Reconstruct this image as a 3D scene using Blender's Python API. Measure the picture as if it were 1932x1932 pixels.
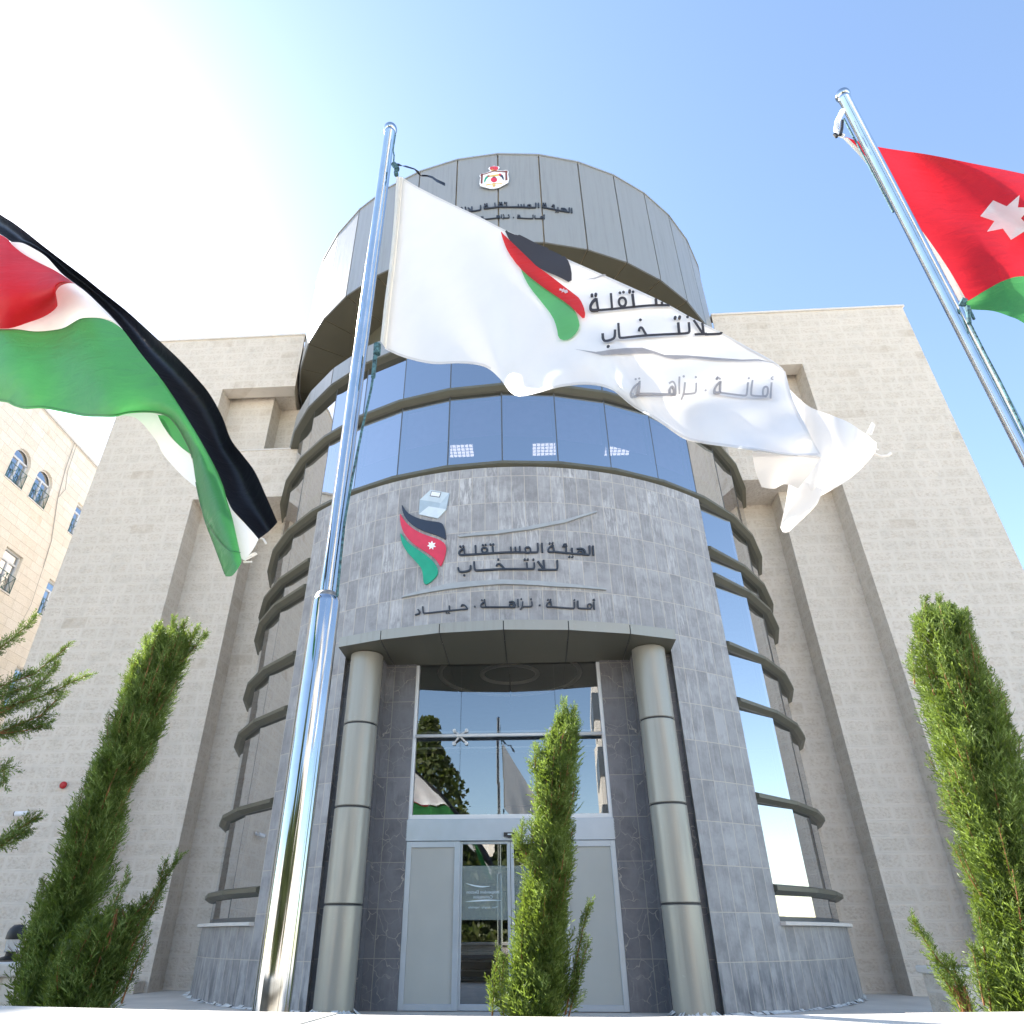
import bpy, bmesh, math, random
from mathutils import Vector, Matrix
from mathutils.bvhtree import BVHTree
from mathutils.geometry import tessellate_polygon
R_ = math.radians
rnd = random.Random(7)
for o in list(bpy.data.objects): bpy.data.objects.remove(o)
SC = bpy.context.scene
COL = SC.collection

# ------------------------------------------------------------------ camera, sky, sun, exposure
EYE = 0.96                     # a low viewpoint just above the planter wall
FPX, CX, CY = 1290.0, 920.0, 966.0
PITCH = math.atan(FPX / 2082.0)
cd = bpy.data.cameras.new('camera'); cam = bpy.data.objects.new('camera', cd); COL.objects.link(cam)
cam.location = (0, 0, EYE); cam.rotation_euler = (math.pi / 2 + PITCH, 0, 0)
cd.sensor_width = 36; cd.lens = 36 * FPX / 1932; cd.shift_x = (966 - CX) / 1932
cd.clip_start = 0.05; cd.clip_end = 2000
SC.camera = cam
SUN_AZ, SUN_EL = -51.0, 40.0
wd = bpy.data.worlds.new('World'); SC.world = wd; wd.use_nodes = True
nt = wd.node_tree; nt.nodes.clear()
sky = nt.nodes.new('ShaderNodeTexSky'); sky.sky_type = 'NISHITA'; sky.sun_disc = False
sky.sun_elevation = R_(SUN_EL); sky.sun_rotation = R_(SUN_AZ)
sky.air_density = 1.1; sky.dust_density = 0.55; sky.ozone_density = 0.55; sky.altitude = 400
bg = nt.nodes.new('ShaderNodeBackground'); bg.inputs[1].default_value = 0.115
wo = nt.nodes.new('ShaderNodeOutputWorld')
nt.links.new(sky.outputs[0], bg.inputs[0]); nt.links.new(bg.outputs[0], wo.inputs[0])
sl = bpy.data.lights.new('sun', 'SUN'); sl.energy = 5.0; sl.angle = R_(0.5); sl.color = (1, 0.94, 0.85)
sun = bpy.data.objects.new('sun', sl); COL.objects.link(sun)
SDIR = Vector((math.sin(R_(SUN_AZ)) * math.cos(R_(SUN_EL)), math.cos(R_(SUN_AZ)) * math.cos(R_(SUN_EL)), math.sin(R_(SUN_EL))))
sun.rotation_euler = (-SDIR).to_track_quat('-Z', 'Y').to_euler(); sun.location = SDIR * 60
SC.view_settings.view_transform = 'Standard'; SC.view_settings.look = 'None'
SC.view_settings.exposure = 1.78; SC.view_settings.gamma = 1.0
SC.cycles.max_bounces = 10; SC.cycles.transparent_max_bounces = 16

# ------------------------------------------------------------------ measuring helpers
CP, SP = math.cos(PITCH), math.sin(PITCH)
def ray(x, y):
    X = (x - CX) / FPX; Y = -(y - CY) / FPX
    return Vector((X, CP - Y * SP, SP + Y * CP))
ORG = Vector((0, 0, EYE))
YAW = R_(3.6)
TC = Vector((0.721, 18.036, 0))                     # axis of the round tower
UX = Vector((math.cos(YAW), -math.sin(YAW), 0)); NY = Vector((math.sin(YAW), math.cos(YAW), 0))
def W(s, y, z): return TC + UX * s + NY * y + Vector((0, 0, z))
def at_d(x, y, d):                                  # point under a photo point on the plane NY.P = d
    r = ray(x, y); return ORG + r * (d / r.dot(NY))
def at_local(x, y, yl):                             # the same in building coordinates
    r = ray(x, y); P = ORG + r * ((yl + TC.dot(NY)) / r.dot(NY)); q = P - TC
    return q.dot(UX), q.dot(NY), P.z
def at_cyl(x, y, R):                                # building angle and height on the tower
    r = ray(x, y); a = r.x ** 2 + r.y ** 2; b = -2 * (r.x * TC.x + r.y * TC.y); k = TC.x ** 2 + TC.y ** 2 - R * R
    t = (-b - math.sqrt(max(0, b * b - 4 * a * k))) / 2 / a
    P = ORG + r * t; q = P - TC
    return math.atan2(q.dot(UX), -q.dot(NY)), P.z

# ------------------------------------------------------------------ mesh builder
class MB:
    def __init__(s): s.v = []; s.f = []; s.m = []; s.uv = []
    def quad(s, a, b, c, d, m=0, uv=None):
        i = len(s.v); s.v += [Vector(a), Vector(b), Vector(c), Vector(d)]; s.f.append((i, i+1, i+2, i+3)); s.m.append(m); s.uv.append(uv)
    def poly(s, pts, m=0, uv=None):
        i = len(s.v); s.v += [Vector(p) for p in pts]; s.f.append(tuple(range(i, i+len(pts)))); s.m.append(m); s.uv.append(uv)
    def box(s, x0, x1, y0, y1, z0, z1, m=0):
        p = [(x0,y0,z0),(x1,y0,z0),(x1,y1,z0),(x0,y1,z0),(x0,y0,z1),(x1,y0,z1),(x1,y1,z1),(x0,y1,z1)]
        i = len(s.v); s.v += [Vector(q) for q in p]
        for f in ((0,3,2,1),(4,5,6,7),(0,1,5,4),(1,2,6,5),(2,3,7,6),(3,0,4,7)):
            s.f.append(tuple(i+k for k in f)); s.m.append(m); s.uv.append(None)
    def prism(s, pts, off, m=0):                    # polygon pts extruded by vector off
        n = len(pts); off = Vector(off); q = [Vector(p) for p in pts]; r = [p + off for p in q]
        s.poly(q[::-1], m); s.poly(r, m)
        for i in range(n): s.quad(q[i], q[(i+1) % n], r[(i+1) % n], r[i], m)
    def tube(s, pts, rad, seg=8, m=0, cap=True):
        pts = [Vector(p) for p in pts]; n = len(pts); base = len(s.v)
        if not hasattr(rad, '__len__'): rad = [rad] * n
        prev = None
        for i, p in enumerate(pts):
            t = (pts[min(i+1, n-1)] - pts[max(i-1, 0)]); t = t.normalized() if t.length > 1e-9 else Vector((0,0,1))
            if prev is None:
                a = Vector((0,0,1)) if abs(t.z) < 0.9 else Vector((1,0,0)); prev = t.cross(a).normalized()
            prev = (prev - t * prev.dot(t)).normalized(); b = t.cross(prev)
            for k in range(seg):
                th = 2 * math.pi * k / seg
                s.v.append(p + (prev * math.cos(th) + b * math.sin(th)) * rad[i])
        for i in range(n-1):
            for k in range(seg):
                a = base + i*seg + k; b2 = base + i*seg + (k+1) % seg
                s.f.append((a, b2, b2+seg, a+seg)); s.m.append(m); s.uv.append(None)
        if cap:
            s.f.append(tuple(base + k for k in range(seg))[::-1]); s.m.append(m); s.uv.append(None)
            s.f.append(tuple(base + (n-1)*seg + k for k in range(seg))); s.m.append(m); s.uv.append(None)
    def lathe(s, prof, seg=48, c=(0,0,0), m=0):
        base = len(s.v); c = Vector(c); n = len(prof)
        for r, z in prof:
            for k in range(seg):
                th = 2*math.pi*k/seg; s.v.append(c + Vector((r*math.cos(th), r*math.sin(th), z)))
        for i in range(n-1):
            for k in range(seg):
                a = base+i*seg+k; b = base+i*seg+(k+1) % seg
                s.f.append((a, b, b+seg, a+seg)); s.m.append(m); s.uv.append(None)
    def build(s, name, mats, parent=None, smooth=False, loc=None, weld=False):
        me = bpy.data.meshes.new(name)
        L = Vector(loc) if loc is not None else Vector((0,0,0))
        me.from_pydata([tuple(p - L) for p in s.v], [], s.f)
        if not isinstance(mats, (list, tuple)): mats = [mats]
        for mt in mats: me.materials.append(mt)
        me.polygons.foreach_set('material_index', s.m)
        if any(u is not None for u in s.uv):
            ul = me.uv_layers.new(name='UVMap'); k = 0
            for f, u in zip(s.f, s.uv):
                for j in range(len(f)):
                    ul.data[k].uv = u[j] if u is not None else (0, 0); k += 1
        if weld:
            bm = bmesh.new(); bm.from_mesh(me); bmesh.ops.remove_doubles(bm, verts=bm.verts, dist=1e-5); bm.to_mesh(me); bm.free()
        if smooth: me.polygons.foreach_set('use_smooth', [True] * len(me.polygons))
        me.update()
        o = bpy.data.objects.new(name, me); COL.objects.link(o)
        if loc is not None: o.location = L
        if parent: o.parent = parent
        return o
def smooth_angle(o, deg=35):
    me = o.data
    me.polygons.foreach_set('use_smooth', [True]*len(me.polygons)); me.set_sharp_from_angle(angle=R_(deg))
def bevel(o, w, seg=2):
    m = o.modifiers.new('bevel', 'BEVEL'); m.width = w; m.segments = seg; m.limit_method = 'ANGLE'; m.angle_limit = R_(40)
def empty(name, loc, rz=0.0):
    o = bpy.data.objects.new(name, None); COL.objects.link(o); o.location = loc; o.rotation_euler = (0, 0, rz); o.empty_display_size = .2; return o
def tag(o, label=None, cat=None, group=None, kind=None):
    if label: o['label'] = label
    if cat: o['category'] = cat
    if group: o['group'] = group
    if kind: o['kind'] = kind
    return o

# ------------------------------------------------------------------ materials
def newmat(name):
    m = bpy.data.materials.new(name); m.use_nodes = True; t = m.node_tree; t.nodes.clear()
    out = t.nodes.new('ShaderNodeOutputMaterial'); return m, t, out
def N(t, typ, **kw):
    n = t.nodes.new('ShaderNode' + typ)
    for k, v in kw.items():
        if k.startswith('i_'):
            n.inputs[int(k[2:]) if k[2:].isdigit() else k[2:].replace('_', ' ')].default_value = v
        else: setattr(n, k, v)
    return n
def L(t, a, b): t.links.new(a, b)
def mixc(t, fac, a, b, blend='MIX'):
    n = t.nodes.new('ShaderNodeMix'); n.data_type = 'RGBA'; n.blend_type = blend
    for sock, v in ((n.inputs[0], fac), (n.inputs[6], a), (n.inputs[7], b)):
        if isinstance(v, (int, float)): sock.default_value = v
        elif isinstance(v, tuple): sock.default_value = v if len(v) == 4 else v + (1,)
        else: L(t, v, sock)
    return n.outputs[2]
def ramp(t, src, p0, p1, c0=(0,0,0,1), c1=(1,1,1,1)):
    n = N(t, 'ValToRGB'); n.color_ramp.elements[0].position = p0; n.color_ramp.elements[1].position = p1
    n.color_ramp.elements[0].color = c0; n.color_ramp.elements[1].color = c1
    L(t, src, n.inputs[0]); return n.outputs[0]
def math_(t, op, a, b=None):
    n = N(t, 'Math', operation=op)
    for i, v in enumerate((a, b)):
        if v is None: continue
        if isinstance(v, (int, float)): n.inputs[i].default_value = v
        else: L(t, v, n.inputs[i])
    return n.outputs[0]
def noise(t, vec, scale, detail=4, rough=.55, dist=0.0):
    n = N(t, 'TexNoise'); n.inputs['Scale'].default_value = scale; n.inputs['Detail'].default_value = detail
    n.inputs['Roughness'].default_value = rough; n.inputs['Distortion'].default_value = dist
    if vec is not None: L(t, vec, n.inputs['Vector'])
    return n.outputs[0]
def mapping(t, vec, scale=(1,1,1), loc=(0,0,0)):
    n = N(t, 'Mapping'); n.inputs['Scale'].default_value = scale; n.inputs['Location'].default_value = loc; L(t, vec, n.inputs[0]); return n.outputs[0]
def objco(t): return N(t, 'TexCoord').outputs['Object']
def plain(name, col, rough=.5, metal=0.0, var=.08, nscale=6.0, bump=0.0, bscale=60.0, spec=.5, coat=0.0):
    m, t, out = newmat(name); p = N(t, 'BsdfPrincipled'); co = objco(t)
    nz = noise(t, co, nscale)
    c = mixc(t, ramp(t, nz, .3, .7), tuple(max(0, x*(1-var)) for x in col), tuple(min(1, x*(1+var)) for x in col))
    L(t, c, p.inputs['Base Color']); p.inputs['Metallic'].default_value = metal
    p.inputs['Specular IOR Level'].default_value = spec; p.inputs['Coat Weight'].default_value = coat
    rr = math_(t, 'MULTIPLY_ADD', nz, .15); rr.node.inputs[2].default_value = max(.02, rough - .075); L(t, rr, p.inputs['Roughness'])
    if bump:
        b = N(t, 'Bump'); b.inputs['Strength'].default_value = bump; b.inputs['Distance'].default_value = .01
        L(t, noise(t, co, bscale, 5), b.inputs['Height']); L(t, b.outputs[0], p.inputs['Normal'])
    L(t, p.outputs[0], out.inputs[0]); return m

def limestone(name, ca, cb, cm, bw=.62, rh=.30, rough_amt=1.0, stain=(.40,.30,.20), split=0.0):
    m, t, out = newmat(name); p = N(t, 'BsdfPrincipled'); co = objco(t)
    sx = N(t, 'SeparateXYZ'); L(t, co, sx.inputs[0])
    cx = N(t, 'CombineXYZ'); L(t, math_(t, 'ADD', sx.outputs[0], sx.outputs[1]), cx.inputs[0]); L(t, sx.outputs[2], cx.inputs[1])
    # block lengths vary from course to course
    row = math_(t, 'FLOOR', math_(t, 'DIVIDE', sx.outputs[2], rh))
    wn = N(t, 'TexWhiteNoise', noise_dimensions='1D'); L(t, row, wn.inputs['W'])
    sh = N(t, 'CombineXYZ'); L(t, math_(t, 'MULTIPLY', wn.outputs[0], 2.7), sh.inputs[0])
    va = N(t, 'VectorMath', operation='ADD'); L(t, cx.outputs[0], va.inputs[0]); L(t, sh.outputs[0], va.inputs[1])
    v = va.outputs[0]
    def brick(mortar, sm):
        b = N(t, 'TexBrick', offset=.42, squash=.72, squash_frequency=3)
        L(t, v, b.inputs['Vector']); b.inputs['Scale'].default_value = 1; b.inputs['Brick Width'].default_value = bw
        b.inputs['Row Height'].default_value = rh; b.inputs['Mortar Size'].default_value = mortar; b.inputs['Mortar Smooth'].default_value = sm
        b.inputs['Bias'].default_value = 0.0
        return b
    b1 = brick(.007, .2); b1.inputs[1].default_value = ca + (1,); b1.inputs[2].default_value = cb + (1,); b1.inputs[3].default_value = cm + (1,)
    b2 = brick(.045, .35)
    n1 = noise(t, co, 3.0, 5); n2 = noise(t, co, .35, 4)
    c = mixc(t, math_(t, 'MULTIPLY', ramp(t, n1, .52, .78), .6), b1.outputs[0], tuple(x*.82 for x in cb))
    # a few tawny, iron-stained blocks
    wn2 = N(t, 'TexWhiteNoise', noise_dimensions='2D'); 
    cc = N(t, 'CombineXYZ'); L(t, row, cc.inputs[1]); L(t, math_(t, 'FLOOR', math_(t, 'DIVIDE', math_(t, 'ADD', math_(t, 'ADD', sx.outputs[0], sx.outputs[1]), math_(t, 'MULTIPLY', wn.outputs[0], 2.7)), bw)), cc.inputs[0]); L(t, cc.outputs[0], wn2.inputs[0])
    blk = math_(t, 'MULTIPLY', math_(t, 'GREATER_THAN', wn2.outputs[0], .95), .32)
    c = mixc(t, math_(t, 'MULTIPLY', blk, ramp(t, n1, .3, .7)), c, stain)
    c = mixc(t, math_(t, 'MULTIPLY', ramp(t, n2, .45, .75), .14), c, tuple(x*.72 for x in cb))
    pit = noise(t, mapping(t, co, (1, 1, 1.5)), 15, 5, .68)
    core = math_(t, 'SUBTRACT', 1.0, b2.outputs['Fac'])
    pits = math_(t, 'MULTIPLY', ramp(t, pit, .46, .64), core)
    c = mixc(t, math_(t, 'MULTIPLY', pits, .46 * rough_amt), c, tuple(a * b for a, b in zip(cb, (.70, .62, .54))))
    L(t, c, p.inputs['Base Color']); p.inputs['Roughness'].default_value = .88; p.inputs['Specular IOR Level'].default_value = .2
    hgt = math_(t, 'ADD', math_(t, 'MULTIPLY', math_(t, 'MULTIPLY', pit, core), -.9 * rough_amt), math_(t, 'MULTIPLY', math_(t, 'SUBTRACT', 1.0, b1.outputs['Fac']), .7))
    hgt = math_(t, 'ADD', hgt, math_(t, 'MULTIPLY', math_(t, 'MULTIPLY', noise(t, co, 9, 4), core), .8 * rough_amt))
    b = N(t, 'Bump'); b.inputs['Strength'].default_value = .8; b.inputs['Distance'].default_value = .045; L(t, hgt, b.inputs['Height']); L(t, b.outputs[0], p.inputs['Normal'])
    L(t, p.outputs[0], out.inputs[0]); return m

def slate(name, ca, cb, grout, bw, rh, vein=0.0, bloom=.5, spec=.45):
    m, t, out = newmat(name); p = N(t, 'BsdfPrincipled')
    uv = N(t, 'UVMap').outputs[0]; co = objco(t); sx = N(t, 'SeparateXYZ'); L(t, co, sx.inputs[0])
    b = N(t, 'TexBrick', offset=0.0, squash=1.0); L(t, uv, b.inputs['Vector']); b.inputs['Scale'].default_value = 1
    b.inputs['Brick Width'].default_value = bw; b.inputs['Row Height'].default_value = rh; b.inputs['Mortar Size'].default_value = .0065; b.inputs['Mortar Smooth'].default_value = .1
    b.inputs[1].default_value = ca + (1,); b.inputs[2].default_value = cb + (1,); b.inputs[3].default_value = grout + (1,)
    su = N(t, 'SeparateXYZ'); L(t, uv, su.inputs[0]); ce = N(t, 'CombineXYZ')
    L(t, math_(t, 'FLOOR', math_(t, 'DIVIDE', su.outputs[0], bw)), ce.inputs[0]); L(t, math_(t, 'FLOOR', math_(t, 'DIVIDE', su.outputs[1], rh)), ce.inputs[1])
    tw = N(t, 'TexWhiteNoise', noise_dimensions='2D'); L(t, ce.outputs[0], tw.inputs[0])
    tv = N(t, 'VectorMath', operation='SCALE'); L(t, tw.outputs['Color'], tv.inputs[0]); tv.inputs['Scale'].default_value = 9.0
    ta_ = N(t, 'VectorMath', operation='ADD'); L(t, uv, ta_.inputs[0]); L(t, tv.outputs[0], ta_.inputs[1]); uvt = ta_.outputs[0]
    n0 = noise(t, uvt, 2.6, 8, .68); c = mixc(t, math_(t, 'MULTIPLY', ramp(t, n0, .42, .66), .75), b.outputs[0], tuple(x*.62 for x in ca))
    c = mixc(t, math_(t, 'MULTIPLY', tw.outputs[0], .24), c, tuple(x*.55 for x in ca))
    # lime bloom that has run down in streaks, strongest under the parapet
    st = noise(t, mapping(t, uvt, (15, 1.7, 1)), 1.3, 8, .72, .9)
    hz = ramp(t, math_(t, 'DIVIDE', sx.outputs[2], 9.0), .25, 1.0, (.28,.28,.28,1), (1,1,1,1))
    pt = noise(t, uv, 1.1, 4)
    bl = math_(t, 'MULTIPLY', math_(t, 'MULTIPLY', ramp(t, tw.outputs[0], 0, .9, (1,1,1,1), (.3,.3,.3,1)), ramp(t, st, .47, .62)), math_(t, 'MULTIPLY', ramp(t, pt, .32, .58), math_(t, 'MULTIPLY', hz, bloom)))
    c = mixc(t, bl, c, (.62, .62, .62))
    # damp tide marks at the foot of the wall
    st2 = noise(t, mapping(t, uv, (5, 1.1, 1)), 1.3, 5, .6)
    ft = math_(t, 'MULTIPLY', ramp(t, st2, .46, .6), ramp(t, sx.outputs[2], .25, 1.15, (1,1,1,1), (0,0,0,1)))
    c = mixc(t, math_(t, 'MULTIPLY', ft, .65), c, (.075, .085, .105))
    if vein:
        vo = N(t, 'TexVoronoi', feature='DISTANCE_TO_EDGE'); vo.inputs['Scale'].default_value = 5.0
        nd = N(t, 'TexNoise'); nd.inputs['Scale'].default_value = 4; L(t, uv, nd.inputs['Vector'])
        L(t, mixc(t, .22, uv, nd.outputs[1]), vo.inputs['Vector'])
        vv = math_(t, 'MULTIPLY', ramp(t, vo.outputs[0], .004, .022, (1,1,1,1), (0,0,0,1)), ramp(t, n0, .42, .6))
        c = mixc(t, math_(t, 'MULTIPLY', vv, vein), c, (.5, .45, .38))
    c = mixc(t, math_(t, 'MULTIPLY', b.outputs['Fac'], .62), c, grout)
    L(t, c, p.inputs['Base Color']); p.inputs['Specular IOR Level'].default_value = spec
    L(t, ramp(t, n0, .2, .8, (.38,.38,.38,1), (.62,.62,.62,1)), p.inputs['Roughness'])
    bp = N(t, 'Bump'); bp.inputs['Strength'].default_value = .35; bp.inputs['Distance'].default_value = .008
    L(t, math_(t, 'SUBTRACT', math_(t, 'MULTIPLY', noise(t, uv, 14, 6), .5), b.outputs['Fac']), bp.inputs['Height']); L(t, bp.outputs[0], p.inputs['Normal'])
    L(t, p.outputs[0], out.inputs[0]); return m

def glass(name, trans=(.24,.24,.30), refl=(.93,.95,.98), base=.50, wob=.0):
    m, t, out = newmat(name)
    tr = N(t, 'BsdfTransparent'); tr.inputs[0].default_value = trans + (1,)
    gl = N(t, 'BsdfGlossy'); gl.inputs[0].default_value = refl + (1,); gl.inputs['Roughness'].default_value = .004
    fr = N(t, 'Fresnel'); fr.inputs[0].default_value = 1.5
    fac = math_(t, 'MULTIPLY_ADD', fr.outputs[0], 1 - base); fac.node.inputs[2].default_value = base
    if wob:
        b = N(t, 'Bump'); b.inputs['Strength'].default_value = wob; b.inputs['Distance'].default_value = .01
        L(t, noise(t, objco(t), 1.1, 1), b.inputs['Height']); L(t, b.outputs[0], gl.inputs['Normal'])
    mx = N(t, 'MixShader'); L(t, fac, mx.inputs[0]); L(t, tr.outputs[0], mx.inputs[1]); L(t, gl.outputs[0], mx.inputs[2]); L(t, mx.outputs[0], out.inputs[0])
    return m
def emit(name, col, s):
    m, t, out = newmat(name); e = N(t, 'Emission'); e.inputs[0].default_value = col + (1,); e.inputs[1].default_value = s; L(t, e.outputs[0], out.inputs[0]); return m
def cloth(name, col, trans=.45, sheen=.35, spec=.3, wrinkle=.4, var=.045):
    m, t, out = newmat(name); co = objco(t)
    nz = noise(t, co, 5.0, 3)
    c = mixc(t, ramp(t, nz, .35, .65), tuple(x*(1-var) for x in col), tuple(min(1, x*(1+var)) for x in col))
    p = N(t, 'BsdfPrincipled'); L(t, c, p.inputs['Base Color']); p.inputs['Roughness'].default_value = .42; p.inputs['Specular IOR Level'].default_value = spec
    tl = N(t, 'BsdfTranslucent'); L(t, c, tl.inputs[0])
    wv = noise(t, mapping(t, co, (1, 1, 1)), 420, 2)
    wr = noise(t, mapping(t, co, (2.2, 2.2, 5.5)), 2.4, 4, .55, .6)
    b = N(t, 'Bump'); b.inputs['Strength'].default_value = wrinkle; b.inputs['Distance'].default_value = .02
    L(t, math_(t, 'ADD', math_(t, 'MULTIPLY', wv, .03), wr), b.inputs['Height']); L(t, b.outputs[0], p.inputs['Normal']); L(t, b.outputs[0], tl.inputs['Normal'])
    mx = N(t, 'MixShader'); mx.inputs[0].default_value = trans; L(t, p.outputs[0], mx.inputs[1]); L(t, tl.outputs[0], mx.inputs[2]); L(t, mx.outputs[0], out.inputs[0])
    return m
def leafmat(name, ca, cb, trans=.35):
    m, t, out = newmat(name); co = objco(t); g = N(t, 'NewGeometry')
    c = mixc(t, g.outputs['Random Per Island'], ca, cb)
    c = mixc(t, ramp(t, g.outputs['Random Per Island'], .80, .92), c, tuple(min(1, x*1.45+.03) for x in cb))  # pale leaves at random: glints on the tips put into the colour
    c = mixc(t, ramp(t, noise(t, co, 9, 3), .42, .60), c, tuple(x * .62 for x in ca))  # clumps of shade in the foliage, painted into the leaf colour
    p = N(t, 'BsdfPrincipled'); L(t, c, p.inputs['Base Color']); p.inputs['Roughness'].default_value = .5; p.inputs['Specular IOR Level'].default_value = .45
    tl = N(t, 'BsdfTranslucent'); L(t, mixc(t, .5, c, (.30, .42, .03)), tl.inputs[0])
    mx = N(t, 'MixShader'); mx.inputs[0].default_value = trans; L(t, p.outputs[0], mx.inputs[1]); L(t, tl.outputs[0], mx.inputs[2]); L(t, mx.outputs[0], out.inputs[0])
    return m

M = {}
M['stone'] = limestone('limestone_rustic', (.71,.642,.558), (.67,.605,.522), (.71,.648,.57))
M['stone_b'] = limestone('limestone_cream', (.82,.76,.675), (.77,.70,.595), (.64,.56,.45), .75, .33, .45, (.62,.42,.22))
M['coping'] = plain('coping_stone', (.66,.62,.57), .75, var=.06, bump=.15)
M['slate'] = slate('slate_tile', (.315,.312,.318), (.385,.383,.39), (.50,.455,.39), .262, .63, 0, .9)
M['slate_dark'] = slate('slate_veined', (.13,.13,.145), (.175,.175,.19), (.27,.25,.22), .62, .66, .55, .2, .6)
M['alu'] = plain('aluminium_cladding', (.285,.30,.305), .38, .25, .03, 2.0)
def streaked(name, col, rough, metal, amt=.16):
    m, t, out = newmat(name); p = N(t, 'BsdfPrincipled'); co = objco(t)
    a = noise(t, mapping(t, co, (7, 7, .35)), 1.5, 6, .65); b = noise(t, co, .8, 3); d = noise(t, co, 26, 2)
    f = math_(t, 'MULTIPLY', math_(t, 'MULTIPLY', ramp(t, a, .48, .72), ramp(t, b, .3, .65)), amt)
    c = mixc(t, f, col, tuple(x*.45 for x in col)); c = mixc(t, math_(t, 'MULTIPLY', ramp(t, d, .68, .76), amt*.7), c, tuple(min(1, x*1.7) for x in col))
    L(t, c, p.inputs['Base Color']); p.inputs['Metallic'].default_value = metal
    L(t, ramp(t, a, .3, .7, (rough-.08,)*3+(1,), (rough+.10,)*3+(1,)), p.inputs['Roughness'])
    bp = N(t, 'Bump'); bp.inputs['Strength'].default_value = .12; bp.inputs['Distance'].default_value = .03; L(t, noise(t, co, 1.6, 2), bp.inputs['Height']); L(t, bp.outputs[0], p.inputs['Normal'])
    L(t, p.outputs[0], out.inputs[0]); return m
M['alu'] = streaked('aluminium_cladding', (.30,.312,.312), .38, .25, .30)
M['joint'] = plain('joint_sealant', (.33,.27,.19), .8, var=.35, nscale=1.4)
M['olive'] = plain('olive_aluminium', (.115,.112,.082), .42, .15, .05, 3.0)
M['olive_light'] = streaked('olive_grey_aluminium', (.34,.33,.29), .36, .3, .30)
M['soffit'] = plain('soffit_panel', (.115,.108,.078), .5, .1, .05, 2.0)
M['black'] = plain('black_rubber', (.02,.02,.022), .5)
M['frame'] = plain('window_frame_grey', (.10,.11,.12), .4, .3)
M['frame_w'] = plain('white_aluminium', (.66,.68,.70), .35, .1, .02)
M['frame_s'] = plain('silver_aluminium', (.42,.47,.53), .32, .45, .03)
M['frost'] = plain('frosted_panel', (.38,.39,.37), .55, 0, .05, 1.2)
M['glass'] = glass('tinted_curtain_glass')
M['glass_door'] = glass('clear_door_glass', (.60,.62,.62), (.85,.90,.95), .24, .02)
M['blind'] = plain('roller_blind', (.74,.60,.74), .8)
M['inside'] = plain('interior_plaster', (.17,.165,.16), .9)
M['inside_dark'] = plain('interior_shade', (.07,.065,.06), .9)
M['lamp'] = emit('ceiling_lamp', (1.0,.93,.75), 1.5)
M['chrome'] = plain('polished_steel', (.50,.53,.56), .085, 1.0, .06, 9.0)
M['weld'] = plain('weld_grey', (.33,.32,.31), .6, .6, .3, 60)
M['letter'] = plain('letter_navy', (.030,.036,.048), .35, 0, .05)
M['sw'] = plain('brushed_strip', (.36,.38,.39), .5, .2)
M['e_black'] = plain('emblem_navy', (.022,.032,.055), .4)
M['e_red'] = plain('emblem_red', (.60,.035,.075), .4)
M['e_green'] = plain('emblem_green', (.01,.32,.19), .4)
M['e_white'] = plain('emblem_white', (.82,.84,.88), .4)
M['e_b1'] = plain('ballot_top', (.52,.60,.65), .4); M['e_b2'] = plain('ballot_front', (.36,.45,.52), .4); M['e_b3'] = plain('ballot_side', (.41,.50,.57), .4); M['e_b4'] = plain('ballot_inside', (.60,.68,.73), .4)
M['gold'] = plain('emblem_gold', (.62,.42,.10), .4); M['brown'] = plain('emblem_maroon', (.17,.045,.035), .5)
M['paving'] = plain('stone_paving', (.66,.60,.52), .8, var=.12, nscale=1.2, bump=.1)
M['grout'] = plain('lime_splash', (.66,.66,.64), .9, var=.15, nscale=20, bump=.4)
M['soil'] = plain('soil', (.10,.075,.05), .95, var=.4, nscale=12, bump=.6)
M['asphalt'] = plain('asphalt', (.055,.055,.057), .9, var=.2, nscale=3, bump=.3)
M['ledge'] = plain('ledge_stone', (.60,.575,.53), .55, var=.16, nscale=7, bump=.1)
M['c_white'] = cloth('cloth_white', (.84,.825,.81), .16, wrinkle=.07, var=.012)
M['c_sleeve'] = cloth('cloth_canvas', (.72,.70,.63), .12)
M['c_black'] = cloth('cloth_black', (.010,.011,.016), .1, spec=.35)
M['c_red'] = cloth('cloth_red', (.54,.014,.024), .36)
M['c_red_lit'] = cloth('cloth_red_sunlit', (.72,.03,.045), .5)  # brighter copy of the red cloth, with the sun's glow put into its colour
M['c_green'] = cloth('cloth_green', (.060,.27,.080), .30)
M['p_black'] = plain('print_black', (.035,.028,.026), .6); M['p_red'] = cloth('print_red', (.72,.035,.03), .4); M['p_green'] = cloth('print_green', (.16,.52,.20), .4)
M['p_grey'] = cloth('print_grey', (.42,.41,.43), .4); M['p_white'] = cloth('print_white', (.8,.78,.8), .4)
M['rope'] = plain('rope_teal', (.055,.13,.15), .8, var=.9, nscale=55)
M['bark'] = plain('cypress_bark', (.20,.10,.05), .9, var=.3, nscale=25)
M['twig'] = plain('orange_twig', (.27,.12,.045), .7, var=.3, nscale=25)
M['leaf'] = leafmat('cypress_leaf', (.115,.185,.040), (.28,.375,.125), .44)
M['leaf_d'] = leafmat('broadleaf', (.06,.085,.025), (.13,.13,.04), .3)
M['redplastic'] = plain('red_plastic', (.42,.012,.015), .3)
M['cord'] = plain('cordyline_leaf', (.05,.022,.022), .5)
M['railing'] = plain('green_painted_steel', (.02,.085,.065), .45)
M['wire'] = plain('grey_cable', (.38,.35,.32), .8)

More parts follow.
